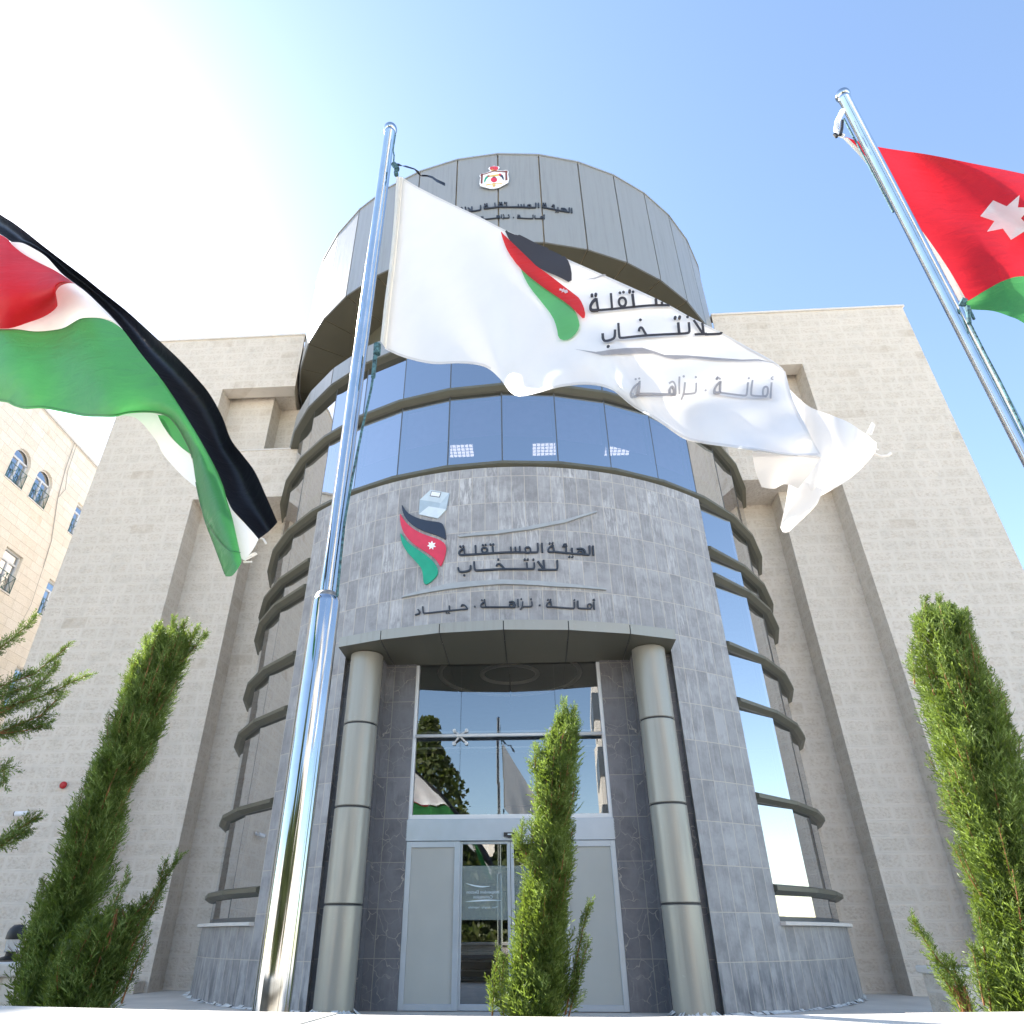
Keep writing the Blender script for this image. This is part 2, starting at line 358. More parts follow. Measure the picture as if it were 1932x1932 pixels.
# ------------------------------------------------------------------ setting: ground
mb = MB(); mb.quad((-400,-400,-.02),(400,-400,-.02),(400,600,-.02),(-400,600,-.02)); tag(mb.build('ground', M['paving']), kind='structure')
mb = MB(); mb.quad((-40,-9,0),(40,-9,0),(40,34,0),(-40,34,0)); tag(mb.build('plaza', M['paving']), kind='structure')

# ------------------------------------------------------------------ the office building
B = empty('office_building', TC, -YAW)
tag(B, 'pale limestone office building with a round grey stone and glass entrance tower', 'building')
SO = {-1: 11.87, 1: 12.28}
ROOF, LINT = 17.47, 15.3
P1, P2, P3 = -2.65, -2.0, -1.35
for sg in (-1, 1):
    mb = MB()
    def bx(a, b, *r): mb.box(min(sg*a, sg*b), max(sg*a, sg*b), *r)
    bx(8.75, SO[sg], P1, 11, 0, ROOF)
    # the upper wall is cut round to hug the drum
    arc = lambda y0, y1: [(math.sqrt(6.995**2 - y*y), y) for y in [y0 + (y1-y0)*i/12 for i in range(13)]]
    pr = lambda pts, z0, z1: mb.prism([(sg*x, y, z0) for x, y in pts], (0, 0, z1-z0))
    pr([(8.75, P1)] + arc(P1, P1+.45) + [(8.75, P1+.45)], LINT, ROOF)
    pr([(8.75, P1+.45)] + arc(P1+.45, 0) + [(6.995, 11), (8.75, 11)], LINT+.16, ROOF)
    bx(7.35, 8.75, P2, 11, 0, LINT+.16)
    bx(4.5, 7.35, P3, 11, 0, LINT+.16)
    bx(5.0, 8.75, P1, P2+.0, 11.25, 12.86); bx(5.0, 7.35, P2, P3, 11.25, 12.86)
    mb.build('wall', M['stone'], B)
    mb = MB(); bx(6.46, SO[sg]+.05, P1-.05, P1+.3, ROOF, ROOF+.07); bx(SO[sg]-.3, SO[sg]+.05, P1+.3, 11.05, ROOF, ROOF+.07)
    bevel(mb.build('parapet_coping', M['coping'], B), .012)
    mb = MB(); bx(5.0, 8.74, P1-.025, P2-.002, 12.86, 12.90); mb.build('sill', M['coping'], B)
mb = MB(); mb.box(-4.5, 4.5, 3.0, 11, 0, ROOF); mb.build('wall', M['stone'], B)

STONE_R = 6.74; TH0 = R_(38.7); OPN = 2.98; THO = math.asin(OPN / STONE_R); CAN_Z = 5.33; TOPZ = 9.04
def cyl(th, R, z): return Vector((R*math.sin(th), -R*math.cos(th), z))
def ring(mb, t0, t1, R, z0, z1, step=R_(2), m=0, fl=False):
    n = max(1, int(math.ceil((t1-t0)/step)))
    for i in range(n):
        a = t0 + (t1-t0)*i/n; b = t0 + (t1-t0)*(i+1)/n
        mb.quad(cyl(a,R,z0), cyl(b,R,z0), cyl(b,R,z1), cyl(a,R,z1), m, [(a*R+20,z0),(b*R+20,z0),(b*R+20,z1),(a*R+20,z1)])
def annulus(mb, t0, t1, R0, R1, z, up=True, step=R_(2), m=0):
    n = max(1, int(math.ceil((t1-t0)/step)))
    for i in range(n):
        a = t0 + (t1-t0)*i/n; b = t0 + (t1-t0)*(i+1)/n
        q = [cyl(a,R1,z), cyl(b,R1,z), cyl(b,R0,z), cyl(a,R0,z)]
        mb.poly(q if up else q[::-1], m)
mb = MB()
END = R_(108)
ring(mb, THO, TH0, STONE_R, 0, TOPZ); ring(mb, -TH0, -THO, STONE_R, 0, TOPZ)
ring(mb, -THO, THO, STONE_R, CAN_Z, TOPZ)
ring(mb, TH0, END, STONE_R, 0, 1.09); ring(mb, -END, -TH0, STONE_R, 0, 1.09)
annulus(mb, -TH0, TH0, 6.3, STONE_R, TOPZ)
for sg in (-1, 1):
    a = cyl(sg*TH0, STONE_R, 0); b = cyl(sg*TH0, 6.3, 0); h = Vector((0,0,1))
    mb.quad(a + h*1.09, b + h*1.09, b + h*TOPZ, a + h*TOPZ, 0, [(0,1.09),(.44,1.09),(.44,TOPZ),(0,TOPZ)])
mb.build('stone_facing', M['slate'], B)
# dark stone lining of the entrance recess
for sg in (-1, 1):
    mb = MB()
    y0 = -math.sqrt(STONE_R**2 - OPN**2)
    def wq(s0, yy0, s1, yy1):
        l = math.hypot(s1-s0, yy1-yy0); u0 = wq.u; wq.u += l
        mb.quad((sg*s0,yy0,0),(sg*s1,yy1,0),(sg*s1,yy1,CAN_Z),(sg*s0,yy0,CAN_Z),0,[(u0,0),(u0+l,0),(u0+l,CAN_Z),(u0,CAN_Z)])
    wq.u = .1
    mj = MB(); jl = abs(y0 + 5.9); mj.quad((sg*OPN,y0,0),(sg*OPN,-5.9,0),(sg*OPN,-5.9,CAN_Z),(sg*OPN,y0,CAN_Z),0,[(0,0),(jl,0),(jl,CAN_Z),(0,CAN_Z)]); mj.build('recess_jamb', M['slate'], B)
    wq(OPN, -5.9, 2.28, -5.9); wq(2.28, -5.9, 2.28, -5.62); wq(2.28, -5.62, 1.72, -5.62); wq(1.72, -5.62, 1.72, -5.35)
    mb.build('recess_lining', M['slate_dark'], B)
# faceted curtain wall: seams every 10 degrees
PIT = R_(10.0); GR = 6.62
BANDS = [1.60, 2.99, 4.64, 5.73, 7.20, 7.82, 9.12, 11.22]
def facet_prism(mb, k0, k1, prof, m=0, e0=None, e1=None, pit=None):
    ths = [k*(pit or PIT) for k in range(k0, k1+1)]
    if e0 is not None: ths[0] = e0
    if e1 is not None: ths[-1] = e1
    n = len(prof)
    for i in range(len(ths)-1):
        for j in range(n):
            (r0,z0),(r1,z1) = prof[j], prof[(j+1) % n]
            mb.quad(cyl(ths[i],r0,z0), cyl(ths[i+1],r0,z0), cyl(ths[i+1],r1,z1), cyl(ths[i],r1,z1), m)
    for th in (ths[0], ths[-1]): mb.poly([cyl(th,r,z) for r,z in prof], m)
prof_of = lambda z: [(6.52,z-.06),(6.70,z-.075),(6.80,z-.02),(6.80,z+.045),(6.74,z+.07),(6.52,z+.07)]
for z in BANDS:
    if z < 9.1:
        for a, b, e0, e1 in ((4, 11, TH0+.002, None), (-11, -4, None, -TH0-.002)):
            mb = MB(); facet_prism(mb, a, b, prof_of(z), 0, e0, e1); mb.build('sunshade_band', M['olive'], B)
    else:
        mb = MB(); facet_prism(mb, -11, 11, prof_of(z)); mb.build('sunshade_band', M['olive'], B)
mb = MB(); ring(mb, -TH0-.03, TH0+.03, 6.66, TOPZ-.01, 9.06, m=0); ring(mb, -TH0, TH0, 6.71, 9.0, 9.03); mb.build('shadow_gap', M['black'], B)
rows = [1.22] + BANDS + [12.9]
panes = 0
for ri in range(len(rows)-1):
    z0, z1 = rows[ri], rows[ri+1]
    ks = list(range(4, 9)) + list(range(-9, -4)) if ri < 7 else list(range(-9, 9))
    if ri < 7: ks = list(range(4, 8)) + list(range(-8, -4))
    for k in ks:
        a, b = k*PIT, (k+1)*PIT
        e = .012 / GR
        if ri < 7 and k == 4: a = TH0 - .01
        if ri < 7 and k == -5: b = -TH0 + .01
        # each pane leans by a hair, as real panes do, so reflections break from pane to pane
        j = [GR + rnd.uniform(-.004, .004) for _ in range(3)]
        if ri < 7 and k == 4: j[0] -= .02; j[1] += .055
        mb = MB(); mb.quad(cyl(a+e,j[0],z0), cyl(b-e,j[1],z0), cyl(b-e,j[1],z1), cyl(a+e,j[0]+.002,z1)); mb.build('window_pane', M['glass'], B); panes += 1
for k in range(-10, 11):
    z0 = 1.22 if abs(k) > 3 else 9.12
    if abs(k) == 4: z0 = 9.12
    mb = MB(); th = k*PIT; d = Vector((math.cos(th), math.sin(th), 0)) * .016
    p = cyl(th, GR+.001, z0); q = cyl(th, GR-.10, z0); h = Vector((0,0,12.9-z0))
    mb.prism([p-d, p+d, q+d, q-d], h); mb.build('mullion', M['frame'], B)
for a, b in ((4, 11), (-11, -4)):
    mb = MB(); e = TH0-.01 if a > 0 else -TH0+.01
    facet_prism(mb, a, b, [(6.45,1.13),(6.625,1.13),(6.625,1.225),(6.45,1.225)], 0, e if a > 0 else None, None if a > 0 else e); mb.build('window_frame', M['frame'], B)
    mb = MB(); t0, t1 = (TH0, END) if a > 0 else (-END, -TH0)
    facet_prism(mb, *((20, 54) if a > 0 else (-54, -20)), [(6.4,1.095),(6.83,1.095),(6.84,1.10),(6.84,1.145),(6.83,1.15),(6.4,1.15)], 0, TH0 if a > 0 else None, None if a > 0 else -TH0, R_(2))
    mb.build('sill', M['coping'], B)
# floors, ceilings, blinds and a dim core behind the glass
mb = MB()
for z in (4.62, 9.0, 12.95):
    for zz, up in ((z, False), (z+.25, True)):
        for t0, t1 in (((-END, END),) if z > 5 else ((-END, -TH0), (TH0, END))): annulus(mb, t0, t1, 3.5 if z < 5 else .85, 6.45, zz, up, R_(6))
ring(mb, -END, END, .8, 5.6, 13.2, R_(9)); ring(mb, -END, END, 3.4, 5.6, 9.0, R_(6))
mb.build('floor_slab', M['inside'], B)
for k in range(-9, 9):
    drop = .98 + .05*math.sin(k*1.3) + (0.22 if k in (-6, 3) else 0)
    mb = MB(); a, b = k*PIT + .006, (k+1)*PIT - .006
    mb.quad(cyl(a,6.42,11.05-drop), cyl(b,6.42,11.05-drop), cyl(b,6.42,11.12), cyl(a,6.42,11.12)); mb.build('roller_blind', M['blind'], B)
for px, py in ((870, 851), (1028, 848), (1165, 848)):
    r_ = ray(px, py); P = ORG + r_*((12.84 - EYE)/r_.z); q_ = P - TC
    mb = MB(); c = Vector((q_.dot(UX), q_.dot(NY), 12.84))
    # a louvred fitting: a lit tray crossed by fins
    def pq(u0, u1, v0, v1, dz, m): mb.quad(c+Vector((u0,v0,dz)), c+Vector((u1,v0,dz)), c+Vector((u1,v1,dz)), c+Vector((u0,v1,dz)), m)
    for i in range(6):
        for j in range(4): pq(-.36+i*.12+.012, -.36+i*.12+.108, -.30+j*.15+.014, -.30+j*.15+.136, 0, 0)
    pq(-.38, .38, -.32, .32, .02, 1)
    mb.build('ceiling_light', [M['lamp'], M['inside']], B)
# cornice, neck, soffit and drum
mb = MB(); facet_prism(mb, -11, 11, [(6.5,12.86),(6.80,12.86),(6.80,13.44),(5.6,13.44),(5.6,13.0)]); mb.build('cornice_core', M['olive'], B)
for k in range(-11, 11):
    a, b = k*PIT+.0022, (k+1)*PIT-.0022
    mb = MB(); mb.prism([cyl(a,6.80,12.90), cyl(b,6.80,12.90), cyl(b,6.80,13.45), cyl(a,6.80,13.45)], cyl((a+b)/2, .03, 0)); mb.build('cornice_panel', M['alu'], B)
mb = MB(); ring(mb, -END, END, 5.6, 13.4, 15.95, R_(6)); mb.build('neck_wall', M['olive'], B)
DR, DZ0, DZ1 = 6.95, 15.90, 19.70; DPT = R_(9.5)
mb = MB(); facet_prism(mb, -19, 19, [(5.55,DZ0+.03),(DR-.06,DZ0+.03),(DR-.06,DZ1-.03),(5.55,DZ1-.03)], pit=DPT); mb.build('drum_core', M['joint'], B)
for k in range(-13, 13):
    a, b = k*DPT+.0024, (k+1)*DPT-.0024
    mb = MB(); mid = (a+b)/2
    q = [cyl(a,DR-.04,DZ0), cyl(b,DR-.04,DZ0), cyl(b,DR-.04,DZ1), cyl(a,DR-.04,DZ1)]
    mb.prism(q, cyl(mid, .04, 0)); mb.build('cladding_panel', M['alu'], B)
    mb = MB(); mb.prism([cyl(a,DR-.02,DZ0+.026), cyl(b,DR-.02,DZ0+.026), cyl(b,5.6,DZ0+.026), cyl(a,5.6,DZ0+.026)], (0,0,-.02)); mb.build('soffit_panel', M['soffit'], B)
mb = MB(); facet_prism(mb, -13, 13, [(DR-.12,DZ1),(DR+.03,DZ1),(DR+.03,DZ1+.05),(DR-.12,DZ1+.05)], pit=DPT); mb.build('drum_coping', M['alu'], B)
# entrance canopy
mb = MB(); CTH = [R_(x) for x in (-24.25,-17.3,-8.7,0,8.7,17.3,24.25)]; CR = 7.25
for i in range(6):
    a, b = CTH[i]+.0012, CTH[i+1]-.0012
    mb2 = MB(); mb2.quad(cyl(a,CR,CAN_Z), cyl(b,CR,CAN_Z), cyl(b,CR,CAN_Z+.18), cyl(a,CR,CAN_Z+.18))
    ia, ib = Vector((math.sin(a)*CR, -5.55, CAN_Z)), Vector((math.sin(b)*CR, -5.55, CAN_Z))
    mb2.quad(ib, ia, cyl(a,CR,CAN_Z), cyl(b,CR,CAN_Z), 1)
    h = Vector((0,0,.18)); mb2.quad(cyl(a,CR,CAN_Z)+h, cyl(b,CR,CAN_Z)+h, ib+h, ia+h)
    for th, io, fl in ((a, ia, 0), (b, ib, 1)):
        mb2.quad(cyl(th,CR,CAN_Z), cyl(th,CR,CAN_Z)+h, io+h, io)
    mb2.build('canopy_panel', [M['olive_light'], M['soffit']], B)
mb = MB()
for i in range(6):
    a, b = CTH[i], CTH[i+1]
    mb.quad(cyl(a,CR-.02,CAN_Z+.012), cyl(b,CR-.02,CAN_Z+.012), cyl(b,CR-.02,CAN_Z+.17), cyl(a,CR-.02,CAN_Z+.17))
    mb.quad(Vector((math.sin(b)*CR,-5.5,CAN_Z+.012)), Vector((math.sin(a)*CR,-5.5,CAN_Z+.012)), cyl(a,CR-.02,CAN_Z+.012), cyl(b,CR-.02,CAN_Z+.012))
mb.build('canopy_core', M['black'], B)
for sg in (-1, 1):
    c = (sg*2.55, -6.14, 0)
    cs = [0, 1.36, 2.73, 4.06, CAN_Z-.004]
    col = None
    for i in range(4):
        mb = MB(); z0, z1 = cs[i] + (.012 if i else 0), cs[i+1] - (.012 if i < 3 else 0)
        mb.lathe([(.275,z0),(.29,z0+.01),(.29,z1-.01),(.275,z1)], 56, c); o = mb.build('column_drum', M['olive_light'], B); smooth_angle(o, 50)
    mb = MB(); mb.lathe([(.273,0),(.273,CAN_Z-.01)], 40, c); o = mb.build('column_core', M['black'], B, True)
    mb = MB(); r2 = random.Random(3+sg)
    prof = []
    for k in range(40):
        th = 2*math.pi*k/40
        mb.quad(*[Vector(c) + Vector((math.cos(t_)*rr, math.sin(t_)*rr, zz)) for t_, rr, zz in ((th,.35+.05*r2.random(),.003),(th+.157,.36+.05*r2.random(),.003),(th+.157,.292,.03+.05*r2.random()),(th,.292,.03+.05*r2.random()))])
    mb.build('mortar_splash', M['grout'], B)
r2 = random.Random(5)
for t0, t1 in ((-80, -26), (26, 80)):
    th = t0; mb = MB()
    while th < t1:
        a, b = R_(th), R_(th+1.0); w = .02 + .10*max(0, r2.gauss(.3,.5)); hh = .01+.035*r2.random()
        mb.quad(cyl(a,STONE_R+w,.004), cyl(b,STONE_R+.02+.08*r2.random(),.004), cyl(b,STONE_R+.003,hh), cyl(a,STONE_R+.003,hh)); th += 1.0
    mb.build('mortar_splash', M['grout'], B)
# glazed screen and sliding doors
GY = -5.52
mb = MB()
for x0, x1, z0, z1 in ((-1.72,-1.66,2.63,CAN_Z-.01),(1.66,1.72,2.63,CAN_Z-.01),(-1.72,1.72,2.63,2.70)): mb.box(x0,x1,GY-.06,GY+.06,z0 + (.07 if z0 == 2.63 and x1-x0 < 1 else 0),z1)
mb.build('screen_frame', M['frame_w'], B)
for x0, x1 in ((-1.655,-.867),(-.861,.861),(.867,1.655)):
    for z0, z1 in ((2.705,3.985),(3.991,CAN_Z-.012)):
        mb = MB(); mb.quad((x0,GY,z0),(x1,GY+rnd.uniform(-.003,.003),z0),(x1,GY+.002,z1),(x0,GY+rnd.uniform(-.003,.003),z1)); mb.build('screen_pane', M['glass_door'], B)
mb = MB(); mb.tube([(-1.66,GY-.14,3.99),(1.66,GY-.14,3.99)], .030, 12); mb.tube([(-1.66,GY+.2,4.13),(1.66,GY+.2,4.13)], .018, 8); mb.tube([(-1.66,GY+.2,3.85),(1.66,GY+.2,3.85)], .018, 8)
mb.build('glazing_rail', M['frame_w'], B, True)
for s in (-.864, .864):
    mb = MB()
    for dx in (-.11,.11):
        for dz in (-.11,.11):
            mb.tube([(s,GY-.11,3.99),(s+dx,GY-.04,3.99+dz)], [.022,.014], 8)
            mb.tube([(s+dx,GY-.045,3.99+dz),(s+dx,GY-.012,3.99+dz)], .032, 14)
    mb.build('spider_fitting', M['frame_w'], B)
mb = MB(); mb.box(-1.74,1.74,GY-.10,GY+.12,2.295,2.628); bevel(mb.build('door_header', M['frame_s'], B), .006)
mb = MB(); mb.box(-.10,.10,GY-.15,GY-.102,2.35,2.41); mb.poly([(-.07,GY-.151,2.349),(.07,GY-.151,2.349),(.02,GY-.151,2.325),(-.02,GY-.151,2.325)]); mb.box(-.035,.035,GY-.153,GY-.15,2.372,2.39,1); mb.build('door_sensor', [M['black'], M['e_b4']], B)
for x0, x1, fr in ((-1.72,-.83,1),(.83,1.72,1),(-.84,-.005,0),(.005,.84,0)):
    yy = GY - .05 if fr else GY - .0; w = .085 if fr else .05
    mb = MB()
    mb.box(x0,x0+w,yy-.03,yy+.03,.01,2.29); mb.box(x1-w,x1,yy-.03,yy+.03,.01,2.29); mb.box(x0+w,x1-w,yy-.03,yy+.03,.01,.09); mb.box(x0+w,x1-w,yy-.03,yy+.03,2.20 if fr else 2.25,2.29)
    o = mb.build('side_panel' if fr else 'sliding_door', M['frame_s'], B); bevel(o, .004)
    mb = MB(); mb.quad((x0+w,yy,.09),(x1-w,yy,.09),(x1-w,yy,2.25),(x0+w,yy,2.25)); mb.build('panel' if fr else 'pane', M['frost'] if fr else M['glass_door'], o)
# frosted film with the mirrored English name on the left leaf
M['film'] = None
m, t, out = newmat('frosted_film'); p = N(t, 'BsdfPrincipled'); p.inputs['Base Color'].default_value = (.42,.50,.48,1); p.inputs['Roughness'].default_value = .5
tr = N(t, 'BsdfTransparent'); mx = N(t, 'MixShader'); mx.inputs[0].default_value = .38; L(t, tr.outputs[0], mx.inputs[1]); L(t, p.outputs[0], mx.inputs[2]); L(t, mx.outputs[0], out.inputs[0]); M['film'] = m
for x0, x1 in ((-.79,-.055),(.055,.79)):
    mb = MB(); mb.quad((x0,GY-.006,1.17),(x1,GY-.006,1.17),(x1,GY-.006,1.93),(x0,GY-.006,1.93)); mb.build('film_band', M['film'], B)
def door_text(body, size, x, z):
    cu = bpy.data.curves.new('film_lettering', 'FONT'); cu.body = body; cu.size = size; cu.align_x = 'CENTER'
    o = bpy.data.objects.new('tmp', cu); COL.objects.link(o); dg = bpy.context.evaluated_depsgraph_get(); dg.update()
    me = bpy.data.meshes.new_from_object(o.evaluated_get(dg)); bpy.data.objects.remove(o)
    me.transform(Matrix.Translation((x, GY-.012, z)) @ Matrix.Scale(-1, 4, (1,0,0)) @ Matrix.Rotation(math.pi/2, 4, 'X'))
    me.materials.clear(); me.materials.append(M['e_b4']); r = bpy.data.objects.new('film_lettering', me); COL.objects.link(r); r.parent = B
for body, size, z in (('Independent Election', .062, 1.535), ('Commission', .062, 1.465), ('Trust . Integrity . Impartiality', .040, 1.33)): door_text(body, size, -.45, z)
for x0, x1, zz, cv in ((-.73, -.33, 1.68, -.05), (-.73, -.16, 1.42, .02)):
    mb = MB(); n = 16
    for i in range(n):
        q = []
        for k in (i, i+1):
            f = k/n; w_ = .010*math.sin(math.pi*f) + .001; q.append((x0+(x1-x0)*f, zz + cv*math.sin(math.pi*f*.7), w_))
        mb.quad((q[0][0],GY-.012,q[0][1]-q[0][2]), (q[1][0],GY-.012,q[1][1]-q[1][2]), (q[1][0],GY-.012,q[1][1]+q[1][2]), (q[0][0],GY-.012,q[0][1]+q[0][2]))
    mb.build('film_swoosh', M['e_b4'], B)
# lobby seen through the glass
mb = MB()
mb.box(-3.2,3.2,2.4,2.6,0,5.45); mb.box(-3.4,-3.2,-5.3,2.6,0,5.45); mb.box(3.2,3.4,-5.3,2.6,0,5.45)
mb.box(-3.2,3.2,-.3,2.4,2.45,2.75)
mb.build('lobby_wall', M['inside'], B)
mb = MB(); mb.box(-3.2,3.2,-5.4,2.6,CAN_Z+.27,CAN_Z+.4)
mb.build('lobby_ceiling', M['inside'], B)
mb = MB()
for R0 in (.58, 1.45):
    prof = [(R0+math.cos(a)*.05, CAN_Z+.26+math.sin(a)*.04) for a in [math.pi*2*i/8 for i in range(9)]]
    mb.lathe(prof, 56, (.0,-4.15,0))
mb.build('ceiling_ring', M['coping'], B, True)
mb = MB(); mb.tube([(.0,-4.15,CAN_Z+.26),(.01,-4.15,5.15),(-.03,-4.15,5.0),(.03,-4.15,4.9),(.0,-4.15,4.82)], .012, 6); mb.build('ceiling_wire', M['black'], B)
mb = MB()
for z in (2.95,3.15,3.35,3.6): mb.tube([(-3.2,-.35,z),(3.2,-.35,z)], .014, 6)
for s in (-2.1,-.7,.7,2.1): mb.tube([(s,-.35,2.7),(s,-.35,3.6)], .018, 6)
mb.build('balcony_railing', M['chrome'], B)
mb = MB()
for i in range(5): mb.box(-1.6,1.6,-.2+.3*i,.1+.3*i,0,.16*(i+1)-.03)
mb.build('lobby_stair', M['inside_dark'], B)
mb = MB()
for i in range(5): mb.box(-1.6,1.6,-.23+.3*i,.1+.3*i,.16*(i+1)-.028,.16*(i+1))
mb.build('stair_tread', M['coping'], B)
mb = MB(); mb.box(-3.19,3.19,-5.3,2.39,.0,.006); mb.build('lobby_floor', M['inside_dark'], B)
# ------------------------------------------------------------------ lettering and emblems
def chaikin(p, it=2, closed=False):
    for _ in range(it):
        if len(p) < 3: return p
        q = [] if closed else [p[0]]
        n = len(p)
        for i in range(n if closed else n-1):
            a, b = p[i], p[(i+1) % n]
            q += [(a[0]*.75+b[0]*.25, a[1]*.75+b[1]*.25), (a[0]*.25+b[0]*.75, a[1]*.25+b[1]*.75)]
        if not closed: q.append(p[-1])
        p = q
    return p
def resamp(p, step, closed=False):
    q = []
    n = len(p)
    for i in range(n if closed else n-1):
        a, b = p[i], p[(i+1) % n]; l = math.hypot(b[0]-a[0], b[1]-a[1]); k = max(1, int(l/step))
        for j in range(k): q.append((a[0]+(b[0]-a[0])*j/k, a[1]+(b[1]-a[1])*j/k))
    if not closed: q.append(p[-1])
    return q
def ribbon(mb, pts, w, S, th, closed=False, m=0, back=0.0, step=.07):
    pts = resamp(pts, step, closed); n = len(pts); Lf, Rt = [], []
    for i in range(n):
        if closed: a, b = pts[i-1], pts[(i+1) % n]
        else: a, b = pts[max(0, i-1)], pts[min(n-1, i+1)]
        dx, dy = b[0]-a[0], b[1]-a[1]; l = math.hypot(dx, dy) or 1; nx, ny = -dy/l, dx/l
        Lf.append((pts[i][0]+nx*w/2, pts[i][1]+ny*w/2)); Rt.append((pts[i][0]-nx*w/2, pts[i][1]-ny*w/2))
    F = lambda q, o: S(q[0], q[1], o)
    for i in range(n if closed else n-1):
        j = (i+1) % n
        c = [F(Lf[i],th), F(Lf[j],th), F(Rt[j],th), F(Rt[i],th)]
        if any(v is None for v in c): continue
        mb.quad(c[3], c[2], c[1], c[0], m)
        if th - back > .006:
            d = [F(Lf[i],back), F(Lf[j],back), F(Rt[j],back), F(Rt[i],back)]
            mb.quad(c[0], c[1], d[1], d[0], m); mb.quad(c[3], d[3], d[2], c[2], m)
            if not closed and i == 0: mb.quad(c[0], d[0], d[3], c[3], m)
            if not closed and i == n-2: mb.quad(c[1], c[2], d[2], d[1], m)
def disc(mb, c, r, S, th, m=0, back=0.0, n=10):
    p = [(c[0]+r*math.cos(2*math.pi*i/n), c[1]+r*math.sin(2*math.pi*i/n)) for i in range(n)]
    f = [S(x, y, th) for x, y in p]
    if any(v is None for v in f): return
    mb.poly(f, m)
    if th - back > .006:
        b = [S(x, y, back) for x, y in p]
        for i in range(n): mb.quad(f[i], b[i], b[(i+1) % n], f[(i+1) % n], m)
def fill(mb, pts, S, th, m=0, maxl=.06, back=None):
    bm = bmesh.new(); vs = [bm.verts.new((x, y, 0)) for x, y in pts]
    try: bm.faces.new(vs)
    except ValueError: bm.free(); return
    bmesh.ops.triangulate(bm, faces=bm.faces[:])
    for _ in range(8):
        e = [x for x in bm.edges if x.calc_length() > maxl]
        if not e or len(bm.faces) > 6000: break
        bmesh.ops.subdivide_edges(bm, edges=e, cuts=1); bmesh.ops.triangulate(bm, faces=bm.faces[:])
    mp = {v: S(v.co.x, v.co.y, th) for v in bm.verts}
    for f in bm.faces:
        c = [mp[v] for v in f.verts]
        if any(v is None for v in c): continue
        mb.poly(c, m)
    bm.free()
    if back is not None:
        p = resamp(list(pts), maxl, True)
        for i in range(len(p)):
            a, b = p[i], p[(i+1) % len(p)]; mb.quad(S(a[0],a[1],th), S(a[0],a[1],back), S(b[0],b[1],back), S(b[0],b[1],th), m)
def star7(cx, cy, ro, ri, rot=0.0, sx=1, sy=1, shear=0.0):
    r = []
    for i in range(14):
        a = rot + math.pi*2*i/14; q = ro if i % 2 == 0 else ri; x, y = q*math.sin(a)*sx, -q*math.cos(a)*sy; r.append((cx+x+shear*y, cy+y))
    return r
# strokes as read off the wall sign; kind 'l' open line, 'r' closed ring, 'd' dot
T3 = lambda x, y: (848.5 + x*.15119, 1001.5 + y*.15119)
T4 = lambda x, y: (765 + x*.1944, 1126.7 + y*.1944)
def tehm(bx, by, s=1.0):                                    # teh marbuta with its two dots, foot at (bx,by)
    return [('l', [(bx,by),(bx-10*s,by-45*s),(bx-15*s,by-82*s)]), ('l', [(bx-15*s,by-78*s),(bx-50*s,by-62*s),(bx-76*s,by-28*s),(bx-72*s,by-2*s),(bx-45*s,by+4*s),(bx,by)]),
            ('d', (bx-58*s,by-103*s)), ('d', (bx-20*s,by-106*s))]
LINE1A = [('l', [(1790,185),(1797,305)]), ('l', [(1745,182),(1752,285),(1740,298),(1690,292),(1600,288),(1450,274),(1310,259)]),
    ('l', [(1590,224),(1650,217),(1686,242),(1697,290)]), ('r', [(1600,284),(1605,255),(1638,246),(1664,262),(1660,288),(1625,290)]),
    ('l', [(1525,213),(1530,280)]), ('d', (1495,323)), ('d', (1534,322)), ('l', [(1450,205),(1455,273)]), ('h', [(1460,166),(1425,166),(1420,184),(1465,186)]), ('h', [(1408,195),(1468,188)])] + tehm(1305, 259)
LINE1B = [('l', [(1150,150),(1157,268)]), ('l', [(1098,150),(1103,255),(1092,268),(1010,267)]), ('r', [(945,205),(1000,202),(1012,262),(985,275),(955,272),(944,245)]),
    ('l', [(960,270),(870,266),(765,266),(660,268),(540,277),(430,283),(320,291),(190,298)]), ('l', [(873,190),(878,262)]), ('l', [(818,200),(824,264)]), ('l', [(762,200),(768,262)]),
    ('l', [(535,190),(545,274)]), ('d', (508,170)), ('d', (543,167)), ('r', [(398,225),(420,208),(455,210),(472,235),(460,265),(425,272),(400,255)]), ('d', (412,176)), ('d', (447,173)),
    ('l', [(320,180),(326,288)])] + tehm(190, 298)
LINE2 = [('l', [(1343,362),(1348,465),(1335,484),(1300,484),(1195,483)]), ('l', [(1172,362),(1183,478)]), ('l', [(1100,378),(1170,474)]), ('l', [(1100,483),(1210,483)]),
    ('l', [(1055,395),(1058,462),(1045,474),(965,475),(820,474),(680,475),(500,484),(325,495),(312,485),(303,382)]), ('d', (1045,358)), ('l', [(962,395),(967,470)]), ('d', (936,358)), ('d', (975,358)),
    ('l', [(583,440),(592,414),(625,408),(655,440),(685,472)]), ('d', (606,356)), ('l', [(260,428),(258,478),(235,500),(140,515),(110,498),(104,455)]), ('d', (180,553))]
LINE3A = [('l', [(1800,882),(1808,978)]), ('h', [(1812,850),(1792,852),(1792,864),(1815,866)]), ('r', [(1722,918),(1750,908),(1772,920),(1775,955),(1752,970),(1725,962)]), ('l', [(1765,970),(1700,968),(1612,965),(1603,955),(1600,870)]),
    ('l', [(1557,885),(1561,958),(1548,968),(1400,957),(1275,946)]), ('d', (1557,862))] + tehm(1275, 946, .85)
LINE3P = [('d', (1125,925)), ('d', (312,942))]
LINE3D = [('l', [(1024,880),(1030,932),(1018,941),(960,943),(910,944)]), ('d', (1015,850)), ('l', [(912,880),(908,945),(882,980)]), ('d', (893,848)), ('l', [(850,850),(856,948)])]
